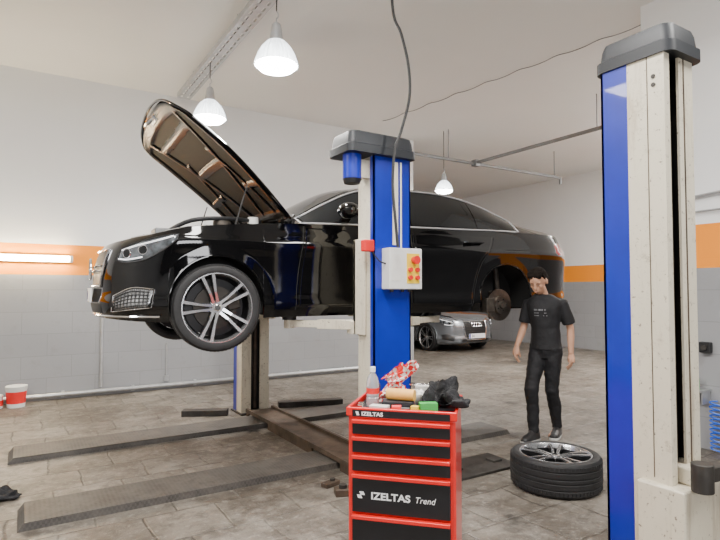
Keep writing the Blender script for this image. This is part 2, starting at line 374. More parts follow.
# ---------------------------------------------------------------- wheel
def wheel_parts(parent,Mx,rimmat='rim_silver',nsp=5,partname='wheel',dark='rim_dark'):
    rim=MB(); back=MB()
    rim.lathe([(.266,.104),(.270,.112),(.266,.121),(.259,.121),(.254,.112),(.246,.09),(.238,.06)],56)
    back.lathe([(.243,.085),(.230,.02),(.228,-.09),(.25,-.108),(.256,-.1)],56)
    for k in range(nsp):
        a=2*PI*k/nsp+PI/2
        for s in (-1,1):
            def pt(r,w,z):
                d=Vector((math.cos(a),math.sin(a),0)); q=Vector((-math.sin(a),math.cos(a),0)); return d*r+q*s*w+Vector((0,0,z))
            rim.bar(pt(.03,.016,.086),pt(.12,.021,.104),.024,.016,w1=.017,h1=.014); rim.bar(pt(.12,.021,.104),pt(.260,.042,.112),.017,.014,w1=.024,h1=.012)
            back.bar(pt(.03,.016,.066),pt(.12,.021,.086),.032,.036,w1=.023,h1=.032); back.bar(pt(.12,.021,.086),pt(.252,.042,.096),.023,.032,w1=.032,h1=.028)
    rim.lathe([(.0,.094),(.03,.096),(.046,.096),(.058,.084),(.060,.03)],28)
    w=rim.build(partname,rimmat,parent,Mx=Mx)
    back.build('dark_spoke_backing',dark,w,Mx=Mx)
    MB().lathe([(.0,-.03),(.225,-.03),(.225,-.035),(.0,-.035)],40).build('inner_barrel',dark,w,Mx=Mx)
    t=MB().lathe([(.257,-.10),(.268,-.118),(.292,-.127),(.318,-.119),(.331,-.100),(.335,-.07),(.331,-.067),(.331,-.060),(.336,-.057),(.337,-.024),(.332,-.021),(.332,-.012),(.337,-.009),(.337,.009),(.332,.012),(.332,.021),(.337,.024),(.336,.057),(.331,.060),(.331,.067),(.335,.07),(.331,.100),(.318,.119),(.292,.127),(.268,.120),(.257,.10)],72)
    for k in range(72):
        a=2*PI*k/72
        for s in (-1,1):
            Rm=Matrix.Rotation(a,4,'Z'); t.box(.329,.3352,-.0105,.0105,min(s*.072,s*.100),max(s*.072,s*.100),Rm)
    t.build('tire','rubber',w,Mx=Mx,smooth=35)
    MB().lathe([(0,.106),(.022,.106),(.028,.102),(.03,.09)],20).build('center_cap','chrome' ,w,Mx=Mx)
    for k in range(5):
        a=2*PI*k/5+.3; MB().cyl((.044*math.cos(a),.044*math.sin(a),.088),(.044*math.cos(a),.044*math.sin(a),.100),.006,.006,8).build('lug_bolt','dark_steel',w,Mx=Mx)
    return w

# ---------------------------------------------------------------- car
AX=(.84,3.78); ARCH=.357; WC=.335
HPraw=[(0,0),(.016,.22),(.052,.43),(.118,.60),(.225,.735),(.365,.82),(.55,.872),(.84,.903),(1.3,.915),(2.4,.92),(3.4,.92),(3.9,.918),(4.3,.905),(4.6,.875),(4.79,.80),(4.885,.65),(4.94,.40),(4.96,0)]
CL=4.96
HP=[(p.x,p.y) for p in smooth_path([(x,y,0) for x,y in HPraw],24)]
HS=[0]
for i in range(1,len(HP)): HS.append(HS[-1]+math.hypot(HP[i][0]-HP[i-1][0],HP[i][1]-HP[i-1][1]))
ST=HS[-1]
def plan(s):
    s=min(max(s,0),ST); lo=0;hi=len(HS)-1
    while hi-lo>1:
        m=(lo+hi)//2
        if HS[m]<=s: lo=m
        else: hi=m
    k=(s-HS[lo])/(HS[hi]-HS[lo]); a=HP[lo];b=HP[hi]
    return a[0]+(b[0]-a[0])*k,a[1]+(b[1]-a[1])*k
def pnorm(s):
    a=plan(s-.02);b=plan(s+.02); dx,dy=b[0]-a[0],b[1]-a[1]; L=math.hypot(dx,dy); return (-dy/L,dx/L)
def s_x(x):
    for i in range(len(HP)-1):
        if HP[i][0]<=x<=HP[i+1][0]: return HS[i]+(x-HP[i][0])/max(1e-9,HP[i+1][0]-HP[i][0])*(HS[i+1]-HS[i])
    return ST
def s_y(y):
    for i in range(len(HP)-1):
        if HP[i][1]<=y<=HP[i+1][1]: return HS[i]+(y-HP[i][1])/max(1e-9,HP[i+1][1]-HP[i][1])*(HS[i+1]-HS[i])
INS=hint([(.13,.06),(.18,.045),(.25,.025),(.32,.010),(.42,.026),(.55,.024),(.68,.012),(.80,-.003),(.825,.000),(.845,.012),(.90,.028),(1.0,.06),(1.1,.11)])
LF=hint([(.16,.045),(.26,.0),(.50,.0),(.60,.012),(.68,.038),(.75,.075),(.81,.122),(.86,.175),(.92,.24),(1.0,.32)])
LR=hint([(.2,.06),(.4,.0),(.65,.0),(.80,.02),(.95,.05),(1.1,.08)])
ZS=hint([(0,.795),(.1,.815),(.3,.858),(.5,.893),(.84,.930),(1.2,.960),(1.5,.98),(2.2,.985),(3.2,1.005),(3.9,1.03),(4.4,1.035),(4.96,1.02)])
ZB0=hint([(0,.215),(.3,.195),(.5,.19),(1.2,.21),(3.4,.22),(4.4,.23),(4.96,.28)])
def zb(x):
    for a in AX:
        d=abs(x-a)
        if d<ARCH: return WC+math.sqrt(ARCH*ARCH-d*d)
    return ZB0(x)
def shp(s,z,sg,off=0.0):
    x,y=plan(s); n=pnorm(s); i=INS(z)
    fl=0
    for a in AX:
        d=math.hypot(x-a,z-WC); fl=max(fl,.014*max(0,1-abs(d-ARCH)/.08))
    i-=fl*(1 if y>.8 else 0)
    w=max(0,1-x/.75); w=w*w*(3-2*w); wr=max(0,1-(CL-x)/.6); wr=wr*wr*(3-2*wr)
    px=x-n[0]*i+n[0]*off+LF(z)*w-LR(z)*wr; py=max(0,y-n[1]*i+n[1]*off)
    return Vector((px,sg*py,z))
YR=hint([(1.3,.72),(1.5,.71),(1.9,.665),(2.3,.62),(2.8,.605),(3.3,.615),(3.7,.64),(4.1,.69),(4.3,.72),(4.96,.76)])
ZR=hint([(1.3,.985),(1.5,1.03),(1.8,1.19),(2.1,1.335),(2.3,1.39),(2.6,1.42),(3.0,1.42),(3.3,1.395),(3.6,1.33),(3.9,1.225),(4.1,1.145),(4.3,1.10),(4.96,1.055)])
ZC=hint([(1.3,1.0),(1.5,1.08),(1.8,1.265),(2.1,1.41),(2.3,1.455),(2.6,1.48),(3.0,1.478),(3.3,1.45),(3.6,1.385),(3.9,1.275),(4.1,1.195),(4.3,1.145),(4.96,1.085)])
def upper(s,q,sg,off=0.0):
    e=shp(s,ZS(plan(s)[0]),1); x=e.x; yr=min(YR(x),e.y*.86); zr=max(ZR(x),e.z+.005); zc=ZC(x)
    if q<=1:
        y=e.y+(yr-e.y)*q+.028*math.sin(PI*q)*min(1,(zr-e.z)/.3); z=e.z+(zr-e.z)*q
    else:
        c=q-1; y=yr*(1-c); z=zr+(zc-zr)*math.sin(c*PI/2)
    return Vector((x,sg*y,z))
def upn(s,q,sg):
    a=upper(s+.01,q,sg)-upper(s-.01,q,sg); b=upper(s,min(2,q+.01),sg)-upper(s,max(0,q-.01),sg); n=a.cross(b)
    if n.length<1e-9: return Vector((0,0,1))
    n.normalize()
    if n.y*sg<0 and abs(n.y)>.2 or n.z<-.2: n=-n
    return n
def shell_patch(mb,fs,z0,z1,sg,nu,nv,off,edge=-.003):
    G=[]
    for i in range(nu+1):
        row=[]
        for j in range(nv+1):
            v=j/nv; z=z0(i/nu)+(z1(i/nu)-z0(i/nu))*v if callable(z0) else z0+(z1-z0)*v
            s=fs(i/nu,v); o=edge if i in(0,nu) or j in (0,nv) else off
            row.append(shp(s,z,sg,o))
        G.append(row)
    mb.grid(G); return G
def build_car(root,paint,opened,style):
    st=set(round(ST*i/230,5) for i in range(231))
    for a in AX:
        for k in range(41): st.add(round(s_x(a+ARCH*math.cos(PI*k/40)),5))
        for e in (-.0015,.0015):
            for sgn in (-1,1): st.add(round(s_x(a+sgn*(ARCH+e)),5))
    st=sorted(st); NL=30
    sh=MB(); loops=[(s,1) for s in st]+[(s,-1) for s in reversed(st[1:-1])]; G=[]
    for s,sg in loops+[loops[0]]:
        x=plan(s)[0]; b=zb(x); tp=ZS(x); G.append([shp(s,b+(tp-b)*j/NL,sg) for j in range(NL+1)])
    sh.grid(G); sh.build('body_shell',paint,root,fix=False,smooth=50)
    cb=MB(); G=[]; QS=[0,.15,.3,.45,.6,.75,.9,1.0,1.08,1.2,1.35,1.5,1.65,1.8,1.9,2.0]
    for s in [s for s in st if plan(s)[0]>=1.34]:
        row=[upper(s,q,-1) for q in QS]+[upper(s,q,1) for q in reversed(QS[:-1])]; G.append(row)
    cb.grid(G); cb.build('upper_body',paint,root,fix=False,smooth=50)
    for sg in (-1,1):
        ft=MB(); G=[]
        for s in [s for s in st if .12<=plan(s)[0]<=1.5]:
            e=shp(s,ZS(plan(s)[0]),sg); x=e.x; iy=min(.74,abs(e.y)-.05)
            if plan(s)[0]<.35: iy=min(iy,.62)
            G.append([e,Vector((x+.01,sg*(abs(e.y)*.5+iy*.5),e.z+.012)),Vector((x+.02,sg*iy,e.z+.012)),Vector((x+.02,sg*(iy-.02),e.z-.05))])
        ft.grid(G); ft.build('fender_top',paint,root,fix=False)
    MB().box(.34,1.5,-.60,.60,.62,.78).box(1.3,1.6,-.7,.7,.7,.97).box(.28,.40,-.50,.50,.6,.78).build('engine_bay','well',root,bev=.02)
    if opened:
        e=MB(); e.box(.5,1.15,-.28,.28,.7,.92); e.box(.55,1.1,-.2,.2,.92,.96)
        e.build('engine_cover','plastic_black',root,bev=.03)
        for sg in (-1,1):
            MB().cyl((.95,sg*.55,.7),(.95,sg*.55,1.0),.09,.07,20).build('strut_tower','cast',root)
            MB().bar((1.42,sg*.70,.97),(1.55,sg*.68,1.06),.03,.05).build('hood_hinge','dark_steel',root)
        MB().cyl((1.22,-.54,.9),(1.22,-.54,1.05),.05,.045,18).build('fluid_reservoir','paper',root)
        MB().tube(smooth_path([(.50,-.5,.88),(.7,-.58,.99),(1.0,-.6,1.02),(1.3,-.5,1.02)],5),.018,8).build('coolant_hose','plastic_black',root)
        MB().box(.42,.54,-.60,-.38,.8,.915).build('bay_cover','pipe_grey',root,bev=.01)
        MB().box(.36,.42,-.36,.36,.8,.88).build('radiator_support','cast',root,bev=.01)
    un=MB(); un.box(.36,4.7,-.60,.60,.226,.6); un.box(1.24,3.38,-.855,.855,.226,.7)
    un.build('underbody','well',root)
    for a in AX:
        for sg in (-1,1):
            wl=MB(); G=[]
            for k in range(25):
                th=-.25+(PI+.5)*k/24; G.append([Vector((a+(ARCH+.004)*math.cos(th),sg*y,WC+(ARCH+.004)*math.sin(th))) for y in (.60,.70,.80,.885)])
            wl.grid(G)
            wl.add([(a+ARCH*math.cos(PI*k/12),sg*.61,WC+ARCH*math.sin(PI*k/12)) for k in range(13)],[tuple(range(13))])
            wl.build('wheel_well','well',root,fix=False)
            P=[]
            for k in range(31):
                th=PI*k/30; x=a+ARCH*math.cos(th); P.append(shp(s_x(x),WC+ARCH*math.sin(th),sg,.0))
            MB().tube(P,.008,6).build('arch_lip',paint,root)
    X=lambda tab:hint(tab)
    for sg in (-1,1):
        x1=X([(.25,2.60),(.7,2.62),(1.0,2.64)]); xa=X([(.25,1.47),(.6,1.50),(1.0,1.56)])
        d=MB(); shell_patch(d,lambda u,v:s_x(xa(.27+.7*v)+(x1(.27+.7*v)-xa(.27+.7*v))*u),.275,.965,sg,60,32,.0015,-.004)
        fd=d.build('front_door',paint,root,fix=False,smooth=0); fd.data.shade_smooth()
        x2=X([(.25,3.32),(.5,3.38),(.72,3.46),(.85,3.58),(1.0,3.66)])
        d=MB(); shell_patch(d,lambda u,v:s_x(x1(.27+.7*v)+.012+(x2(.27+.7*v)-x1(.27+.7*v)-.012)*u),.275,.98,sg,60,32,.0015,-.004)
        rd=d.build('rear_door',paint,root,fix=False,smooth=0); rd.data.shade_smooth()
        for fx in (lambda z:xa(z)-.004,lambda z:x1(z)+.006,lambda z:x2(z)+.004):
            MB().tube([shp(s_x(fx(.27+.69*k/14)),.27+.69*k/14,sg,.0) for k in range(15)],.0034,5).build('door_gap','well',root)
        for dr,hx,hz in ((fd,2.42,.885),(rd,3.36,.895)):
            hnd=MB(); a=shp(s_x(hx-.1),hz,sg,.034); b=shp(s_x(hx+.1),hz+.008,sg,.034)
            hnd.tube([shp(s_x(hx-.11),hz,sg,.0),a,b,shp(s_x(hx+.11),hz+.008,sg,.0)],.013,8,sq=.8); hnd.build('door_handle',paint if opened else 'chrome',dr)
        for (a,b) in ((1.56,2.60),(2.65,3.42),(3.46,3.99)):
            w=MB(); G=[]; n=18; q0,q1=.10,.90
            for i in range(n+1):
                x=a+(b-a)*i/n; s=s_x(x); G.append([upper(s,q0+(q1-q0)*j/6,sg)+upn(s,q0+(q1-q0)*j/6,sg)*.004 for j in range(7)])
            w.grid(G); w.build('side_window','glass_dark',root,fix=False,smooth=50)
        per=[(1.53+(4.03-1.53)*i/40,.05) for i in range(41)]
        top=[(4.03-(4.03-1.53)*i/40,.95) for i in range(41)]
        P=[upper(s_x(x),q,sg)+upn(s_x(x),q,sg)*.005 for x,q in per+top]
        MB().tube(P,.0085,6,closed=True).build('window_trim','trim_bright',root)
        c=upper(s_x(1.93),.10,sg); m=MB(); mm=MB()
        m.ell((c.x-.03,c.y+sg*.15,c.z+.09),(.085,.120,.070)); m.bar((c.x,c.y,c.z+.01),(c.x-.01,c.y+sg*.10,c.z+.05),.07,.035)
        mi=m.build('side_mirror',paint,root)
        mm.ell((c.x+.040,c.y+sg*.15,c.z+.09),(.022,.10,.055)); mm.build('mirror_glass','glass_dark',mi)
        sA,sB=s_y(.60),s_x(.51)
        zl=hint([(0,.650),(.25,.632),(.5,.646),(.8,.722),(1,.805)]); zh=hint([(0,.738),(.3,.785),(.6,.820),(.85,.842),(1,.852)])
        hl=MB(); shell_patch(hl,lambda u,v:sA+(sB-sA)*u,zl,zh,sg,22,8,.006)
        ho=hl.build('headlight','lens_glass',root,fix=False,smooth=50)
        for f0,ua,ub in ((.80,.06,.92),(.16,.05,.5)):
            P=[]
            for i in range(15):
                u=ua+(ub-ua)*i/14; P.append(shp(sA+(sB-sA)*u,zl(u)+(zh(u)-zl(u))*f0,sg,.009))
            MB().tube(P,.0055,6).build('light_strip','lens_white',ho)
        for u in (.20,.48):
            z=(zl(u)+zh(u))/2; c0=shp(sA+(sB-sA)*u,z,sg,.004)
            n0=pnorm(sA+(sB-sA)*u); nn=Vector((n0[0],sg*n0[1],0))
            MB().cyl(c0,c0+nn*.010,.034,.028,18).build('projector','glass_dark',ho)
            MB().tube([c0+nn*.008+Vector((nn.y*math.cos(t)*.034,-nn.x*math.cos(t)*.034,.034*math.sin(t))) for t in [2*PI*k/20 for k in range(20)]],.0035,5,closed=True).build('projector_ring','chrome',ho)
        P=[shp(sA+(sB-sA)*i/18,zl(i/18),sg,.003) for i in range(19)]+[shp(sA+(sB-sA)*(1-i/18),zh(1-i/18),sg,.003) for i in range(19)]
        MB().tube(P,.005,6,closed=True).build('headlight_trim','plastic_black',root)
        sC,sD=s_x(4.56),s_x(4.90)+.12
        tl=MB(); shell_patch(tl,lambda u,v:sC+(sD-sC)*u,lambda u:.80-.0*u,lambda u:.95+.01*u,sg,14,5,.006); tl.build('taillight','lens_red',root,fix=False,smooth=50)
        sE,sF=s_y(.60),s_x(.37)
        za=hint([(0,.265),(1,.30)]); zt=hint([(0,.385),(.6,.448),(1,.435)])
        it=MB(); shell_patch(it,lambda u,v:sE+(sF-sE)*(u+.10*(v-.5)*(1 if u>.5 else -1)*abs(2*u-1)),za,zt,sg,14,6,.005)
        io=it.build('air_intake','mesh_metal' if style=='b' else 'plastic_black',root,fix=False,smooth=50)
        if style=='b':
            g=MB()
            for k in range(1,6):
                g.tube([shp(sE+(sF-sE)*(.05+.90*i/10),za(.05+.90*i/10)+(zt(.05+.90*i/10)-za(.05+.90*i/10))*k/6,sg,.009) for i in range(11)],.0030,5)
            for k in range(1,11):
                for sl in (-.05,.05): g.tube([shp(sE+(sF-sE)*(k/11+sl*(q-.5)),za(k/11)+(zt(k/11)-za(k/11))*q,sg,.009) for q in (.04,.5,.96)],.002,5)
            g.build('intake_mesh','plastic_black',io)
            P=[shp(sE+(sF-sE)*(-.05+1.05*i/14),za(i/14),sg,.006) for i in range(15)]+[shp(sE+(sF-sE)*(1.05-1.05*i/14),zt(1-i/14),sg,.006) for i in range(15)]
            MB().tube(P,.004,6,closed=True).build('intake_trim','chrome',io)
    for nm,a,b,q in (('windscreen',1.46,2.13,1.08),('rear_window',3.55,4.1,1.1)):
        w=MB(); G=[]
        for i in range(15):
            s=s_x(a+(b-a)*i/14); row=[]
            for sg in (-1,1):
                qs=[q+(2-q)*j/8 for j in range(9)]
                if sg==1: qs=list(reversed(qs))[1:]
                row+=[upper(s,k,sg)+upn(s,min(k,1.97),sg)*.004 for k in qs]
            G.append(row)
        w.grid(G); w.build(nm,'glass_dark',root,fix=False,smooth=50)
    gw=.43 if style=='b' else .36; z0,z1=(.46,.745) if style=='b' else (.30,.74)
    g=MB()
    for sg in (-1,1): shell_patch(g,lambda u,v:s_y(.001+(gw-.02+.02*v)*u) if u>0 else 0,z0,z1,sg,10,5,.003,edge=.003)
    go=g.build('grille','plastic_black',root,fix=False)
    P=[]; sw=s_y(gw); sl=s_y(gw-.06)
    P+=[shp(sl*(1-i/12),z0,-1,.008) for i in range(12)]+[shp(sl*i/12,z0,1,.008) for i in range(13)]
    P+=[shp(sl+(sw-sl)*min(1,k/2.5),z0+(z1-z0)*k/5,1,.010) for k in range(1,5)]
    P+=[shp(sw*(1-i/12),z1,1,.008) for i in range(12)]+[shp(sw*i/12,z1,-1,.008) for i in range(13)]
    P+=[shp(sl+(sw-sl)*min(1,(5-k)/2.5),z1-(z1-z0)*k/5,-1,.010) for k in range(1,5)]
    MB().tube(P,.008,6,closed=True).build('grille_frame','chrome',go)
    nb=2 if style=='b' else 6
    for k in range(nb):
        z=(.58+.04*k) if style=='b' else z0+(z1-z0)*(k+1)/7
        q=MB(); q.tube([shp(sl*(1-i/12),z,-1,.012) for i in range(12)]+[shp(sl*i/12,z,1,.012) for i in range(13)],.006 if style=='b' else .0035,6); q.build('grille_bar','chrome' if style=='b' else 'cast',go)
    cz=.60 if style=='b' else .66; fx=shp(0,cz,1,.03).x
    em=MB()
    def ring(cy,cz,r,rr): em.tube([(fx,cy+r*math.cos(2*PI*k/28),cz+r*math.sin(2*PI*k/28)) for k in range(28)],rr,6,closed=True)
    if style=='b':
        ring(0,cz,.085,.009)
        for k in range(3):
            a=PI/2+2*PI*k/3; em.tube([(fx,0,cz),(fx,.083*math.cos(a),cz+.083*math.sin(a))],[.014,.004],6)
    else:
        for k in range(4): ring(-.12+.08*k,cz,.050,.009)
    em.build('emblem','chrome',go)
    li=MB(); sl2=s_x(.42)
    li.tube([shp(sl2*(1-i/20),.232,-1,.010) for i in range(20)]+[shp(sl2*i/20,.232,1,.010) for i in range(21)],.008,6); li.build('bumper_lip','chrome' if style=='b' else 'plastic_black',root)
    px=shp(0,.40,1,.02).x
    pl=MB().box(px-.012,px,-.26,.26,.335,.445).build('number_plate','white_mark',root,bev=.002)
    MB().box(px-.0135,px-.012,.215,.256,.339,.441).build('plate_band','blue',pl)
    textm('plate_number','34',.1,'drawer_black',pl,Matrix.Translation((px-.0135,.19,.355))@Matrix.Rotation(-PI/2,4,'Z')@Matrix.Rotation(PI/2,4,'X'),.0005)
    lg=MB()
    for sg in (-1,1): shell_patch(lg,lambda u,v:s_y(.001+.42*u) if u>0 else 0,.25,.325,sg,8,3,.003,edge=.002)
    lg.build('lower_grille','plastic_black',root,fix=False)
    if not opened:
        hd=MB(); G=[]
        for i in range(15):
            x=.28+(1.5-.28)*i/14; e=shp(s_x(max(x-.13,.05)),ZS(x),1); zc=.87+.155*(i/14)**.8; hw=min(.76,e.y-.04)
            G.append([Vector((x,b*hw,(ZS(x)+.006)+(max(zc,ZS(x)+.02)-ZS(x))*(1-abs(b)**2.2))) for b in [k/8 for k in range(-8,9)]])
        G.insert(0,[Vector((p.x-.12,p.y*.9,.785)) for p in G[0]])
        hd.grid(G); hd.build('hood',paint,root,fix=False,smooth=60)

CZ=1.07
car=thing('car','glossy black sedan raised on the lift with its hood open','car',(.475,5.0,CZ),R(-3))
build_car(car,'black_paint',True,'b')
def hw(a): return hint([(0,.72),(.3,.79),(.65,.84),(.88,.835),(1,.76)])(a)
def hoodpt(a,b,dz):
    L=1.43-.09*b*b-.06*b**6; x=-L*a; return Vector((x,b*hw(a),.055*(1-b*b)+.025*math.sin(a*PI)-.015*a**3+dz))
hm=MB(); G=[[hoodpt(i/20,j/10-1,0) for j in range(21)] for i in range(21)]; hm.grid(G)
edge=[G[0][j] for j in range(21)]+[G[i][20] for i in range(1,21)]+[G[20][j] for j in range(19,-1,-1)]+[G[i][0] for i in range(19,0,-1)]
hm.tube([e-Vector((0,0,.008)) for e in edge],.010,6,closed=True)
hood=hm.build('hood','black_paint',car,fix=False,smooth=50); hood.location=(1.50,0,1.05); hood.rotation_euler=(0,R(40),0)
def sst(x,a,b): t=min(1,max(0,(x-a)/(b-a))); return t*t*(3-2*t)
def rib(a,b):
    k=max(sst(abs(b),.86,.90),sst(a,.88,.91),1-sst(a,.06,.09))
    k=max(k,1-sst(abs(abs(b)-(.14+.62*a)),.026,.055))
    if a<.62: k=max(k,1-sst(abs(abs(b)-(.72-.45*a)),.020,.045))
    if abs(b)<.5: k=max(k,1-sst(abs(a-.5),.016,.038))
    if abs(b)>.45: k=max(k,1-sst(abs(a-.30),.012,.03))
    if abs(b)<.66: k=max(k,1-sst(abs(a-.78-.05*b*b),.014,.034))
    return k
ip=MB(); G=[]; NA,NBB=96,120; pad=MB(); RB=[]
for i in range(NA+1):
    row=[];rb=[]
    for j in range(NBB+1):
        a=.015+.965*i/NA; b=(-1+2*j/NBB)*.975; k=rib(a,b); rb.append(k); row.append(hoodpt(a,b,-.018-.014*k*(0 if i in (0,NA) or j in (0,NBB) else 1)))
    G.append(row); RB.append(rb)
ip.grid(G); inn=ip.build('inner_panel','hood_inner',hood,fix=False,smooth=80)
for i in range(NA):
    for j in range(NBB):
        if max(RB[i][j],RB[i+1][j],RB[i][j+1],RB[i+1][j+1])<.25:
            q=[G[i][j],G[i+1][j],G[i+1][j+1],G[i][j+1]]; pad.add([v-Vector((0,0,.003)) for v in q],[(0,1,2,3)])
pad.build('insulation_pad','pad_black',inn,fix=False,smooth=0)
MB().tube([hoodpt(.95,0,-.030),hoodpt(.95,0,-.10)],.014,8).build('latch','galv',hood)
MB().bar(hoodpt(.94,-.12,-.038),hoodpt(.94,.12,-.038),.05,.015).build('latch_plate','galv',hood)
for q in (-.5,.5): MB().box(-.02,.05,q-.05,q+.05,-.05,.0).build('hinge','dark_steel',hood)
for sg in (-1,1):
    MB().tube([(1.02,sg*.71,.96),(1.12,sg*.70,1.30)],[.008,.005],8).build('gas_strut','plastic_black',car)
def wm(a,sg,droop,steer=0):
    return Matrix.Translation((a,sg*.79,WC-droop))@Matrix.Rotation(steer,4,'Z')@Matrix.Rotation(-sg*PI/2,4,'X')@Matrix.Rotation(.3,4,'Z')
for a,sg,dr in ((AX[0],-1,.040),(AX[0],1,.075),(AX[1],1,.040)):
    mx=wm(a,sg,dr,R(-3) if a<1 else 0); w=wheel_parts(car,mx)
    MB().lathe([(.0,-.01),(.165,-.01),(.165,.012),(.0,.012)],36).build('brake_disc','disc_dark',w,Mx=mx)
    MB().box(.09,.19,-.06,.06,-.03,.035).build('brake_caliper','cast',w,Mx=mx,bev=.01)
DZ=.060
mx=Matrix.Translation((AX[1],-.78,WC-DZ))@Matrix.Rotation(PI/2,4,'X')
MB().lathe([(.0,.0),(.165,.0),(.165,.022),(.092,.022),(.088,.058),(.0,.060)],40).build('brake_disc','disc_steel',car,Mx=mx)
MB().lathe([(.0,.082),(.033,.082),(.038,.058)],20).build('wheel_hub','cast',car,Mx=mx)
for k in range(5):
    a=2*PI*k/5; MB().cyl((.060*math.cos(a),.060*math.sin(a),.058),(.060*math.cos(a),.060*math.sin(a),.062),.008,.008,8).build('bolt_hole','well',car,Mx=mx)
MB().box(-.20,-.09,-.075,.075,-.03,.058).build('brake_caliper','cast',car,Mx=mx,bev=.012)
MB().box(-.10,.10,-.15,.15,-.05,-.01).build('wheel_carrier','cast',car,Mx=mx,bev=.02)
t=MB(); t.cyl((AX[1],-.45,WC-DZ),(AX[1],-.78,WC-DZ),.045); t.bar((AX[1]-.36,-.64,.24),(AX[1],-.74,.21),.07,.05); t.bar((AX[1]+.02,-.62,.21),(AX[1]+.02,-.76,.19),.09,.05)
t.build('suspension_arm','cast',car)
t=MB(); t.cyl((AX[1]+.14,-.64,.22),(AX[1]+.10,-.64,.66),.028)
t.build('damper','cast',car)

c2=thing('car','dark silver sedan parked on the floor beyond the lift','car',(9.38,9.65,0),PI/2)
build_car(c2,'silver_paint',False,'a')
for a in AX:
    for sg in (-1,1): wheel_parts(c2,wm(a,sg,0))

# ---------------------------------------------------------------- lift posts
def post(label,loc,rz,Wd,Lb,Lc,H,cap,lips=(.12,.12)):
    r=thing('lift_post',label,'lift post',loc,rz,'vehicle lift posts'); h=Wd/2
    c=MB(); th=.012
    c.box(-h,h,0,th,.02,H); c.box(-h,-h+th,th,Lc,.02,H); c.box(h-th,h,th,Lc,.02,H)
    c.box(-h+th,-h+lips[0],Lc-th,Lc,.02,H); c.box(h-lips[1],h-th,Lc-th,Lc,.02,H)
    c.build('column','cream_dirty',r,smooth=0)
    l=MB(); l.box(-h+th+.001,h-th-.001,th+.001,th+.006,.02,H-.01); l.box(-h+th+.001,-h+th+.006,th,Lc-th-.002,.02,H-.01); l.box(h-th-.006,h-th-.001,th,Lc-th-.002,.02,H-.01)  # added dark sheets that paint the shade in the channel slot
    l.build('channel_shade_sheet','channel_shade_grime',r,smooth=0)
    b=MB(); b.box(-h,-h+.012,-Lb,0,.02,H); b.box(h-.012,h,-Lb,0,.02,H); b.box(-h,h,-Lb,-Lb+.012,.02,H)
    b.build('back_cover','blue',r,smooth=0)
    MB().box(-h-.02,h+.02,-Lb-.04,Lc+.06,0,.02).build('base_plate','dark_steel',r,bev=.003)
    MB().cyl((-.02,Lc*.6,.05),(-.02,Lc*.6,H-.3),.022,.022,14).build('hydraulic_cylinder','rust_steel',r)
    MB().tube([(.025,Lc*.7,.1),(.025,Lc*.7,H-.05)],.008,6).build('chain','dark_steel',r)
    x0,x1,y0,y1,z0,z1=cap
    m=MB()
    def rr(x0,x1,y0,y1,z,q=.05):
        P=[]
        for cx,cy,a0 in ((x1-q,y1-q,0),(x0+q,y1-q,90),(x0+q,y0+q,180),(x1-q,y0+q,270)):
            for k in range(6): a=R(a0+k*18); P.append(Vector((cx+q*math.cos(a),cy+q*math.sin(a),z)))
        return P
    g=.012; hh=z1-z0
    m.loft([rr(x0,x1,y0,y1,z0),rr(x0,x1,y0,y1,z0+hh*.35),rr(x0+g,x1-g,y0+g,y1-g,z0+hh*.4),rr(x0+g*1.5,x1-g*1.5,y0+g*1.5,y1-g*1.5,z0+hh*.75),rr(x0+g*2.2,x1-g*2.2,y0+g*2.2,y1-g*2.2,z0+hh*.93),rr(x0+g*4,x1-g*4,y0+g*4,y1-g*4,z1)])
    m.build('top_cover','cap_grey',r,smooth=40)
    return r
def carriage(r,Wd,Lc,z0,z1,arms,sidew=.02,m='cream_dirty'):
    h=Wd/2
    c=MB(); c.box(-h+.125,h-.125,Lc-.06,Lc+.04,z0,z1); c.box(-h-sidew,h+sidew,Lc+.012,Lc+.05,z0,z1-.05)
    c.box(-h-sidew,-h-.004,Lc-.12,Lc+.05,z0,z1-.05); c.box(h+.004,h+sidew,Lc-.12,Lc+.05,z0,z1-.05)
    c.box(-h-.03,h+.03,Lc+.03,Lc+.13,z0,z0+.10)
    co=c.build('carriage',m,r,bev=.004)
    for (bx,by),(tx,ty),z in arms:
        d=Vector((tx-bx,ty-by,0)); a=MB(); mid=Vector((bx,by,z))+d*.55
        a.bar((bx,by,z),mid,.10,.075); a.bar(Vector((bx,by,z))+d*.45,(tx,ty,z),.07,.055)
        a.cyl((tx,ty,z-.04),(tx,ty,z+.035),.045,.045,18)
        ao=a.build('swing_arm','cream_dirty',co,bev=.004)
        MB().cyl((tx,ty,z+.03),(tx,ty,z+.07),.06,.06,20).build('rubber_pad','rubber',ao)
    return co
fp=post('blue and cream lift post with control box in front of the black car',(2.435,3.47,0),0,.35,.05,.17,2.56,(-.42,.20,-.11,.24,2.53,2.70))
carriage(fp,.35,.17,1.15,1.95,[((-.14,.24),(-.52,.72),1.22),((.14,.24),(1.05,.70),1.22)])
m=MB(); m.cyl((-.32,.03,2.34),(-.32,.03,2.53),.072,.072,24)
for k in range(12):
    a=2*PI*k/12; m.bar((-.32+.073*math.cos(a),.03+.073*math.sin(a),2.36),(-.32+.073*math.cos(a),.03+.073*math.sin(a),2.48),.008,.012)
m.build('motor','blue',fp)
MB().cyl((-.32,.03,2.31),(-.32,.03,2.345),.062,.074,24).build('motor_fan_cover','plastic_black',fp)
MB().box(-.27,-.176,-.0,.06,2.36,2.5).build('motor_bracket','cream_dirty',fp,bev=.004)
MB().box(.0,.05,-.058,-.0505,1.85,2.5).build('cover_strip','cream',fp)
MB().tube([(.075,-.06,1.83),(.075,-.06,2.5)],.008,6).build('conduit','white_paint',fp)
cbx=MB().box(-.105,.205,-.16,-.0505,1.505,1.82).build('control_box','white_paint',fp,bev=.008)
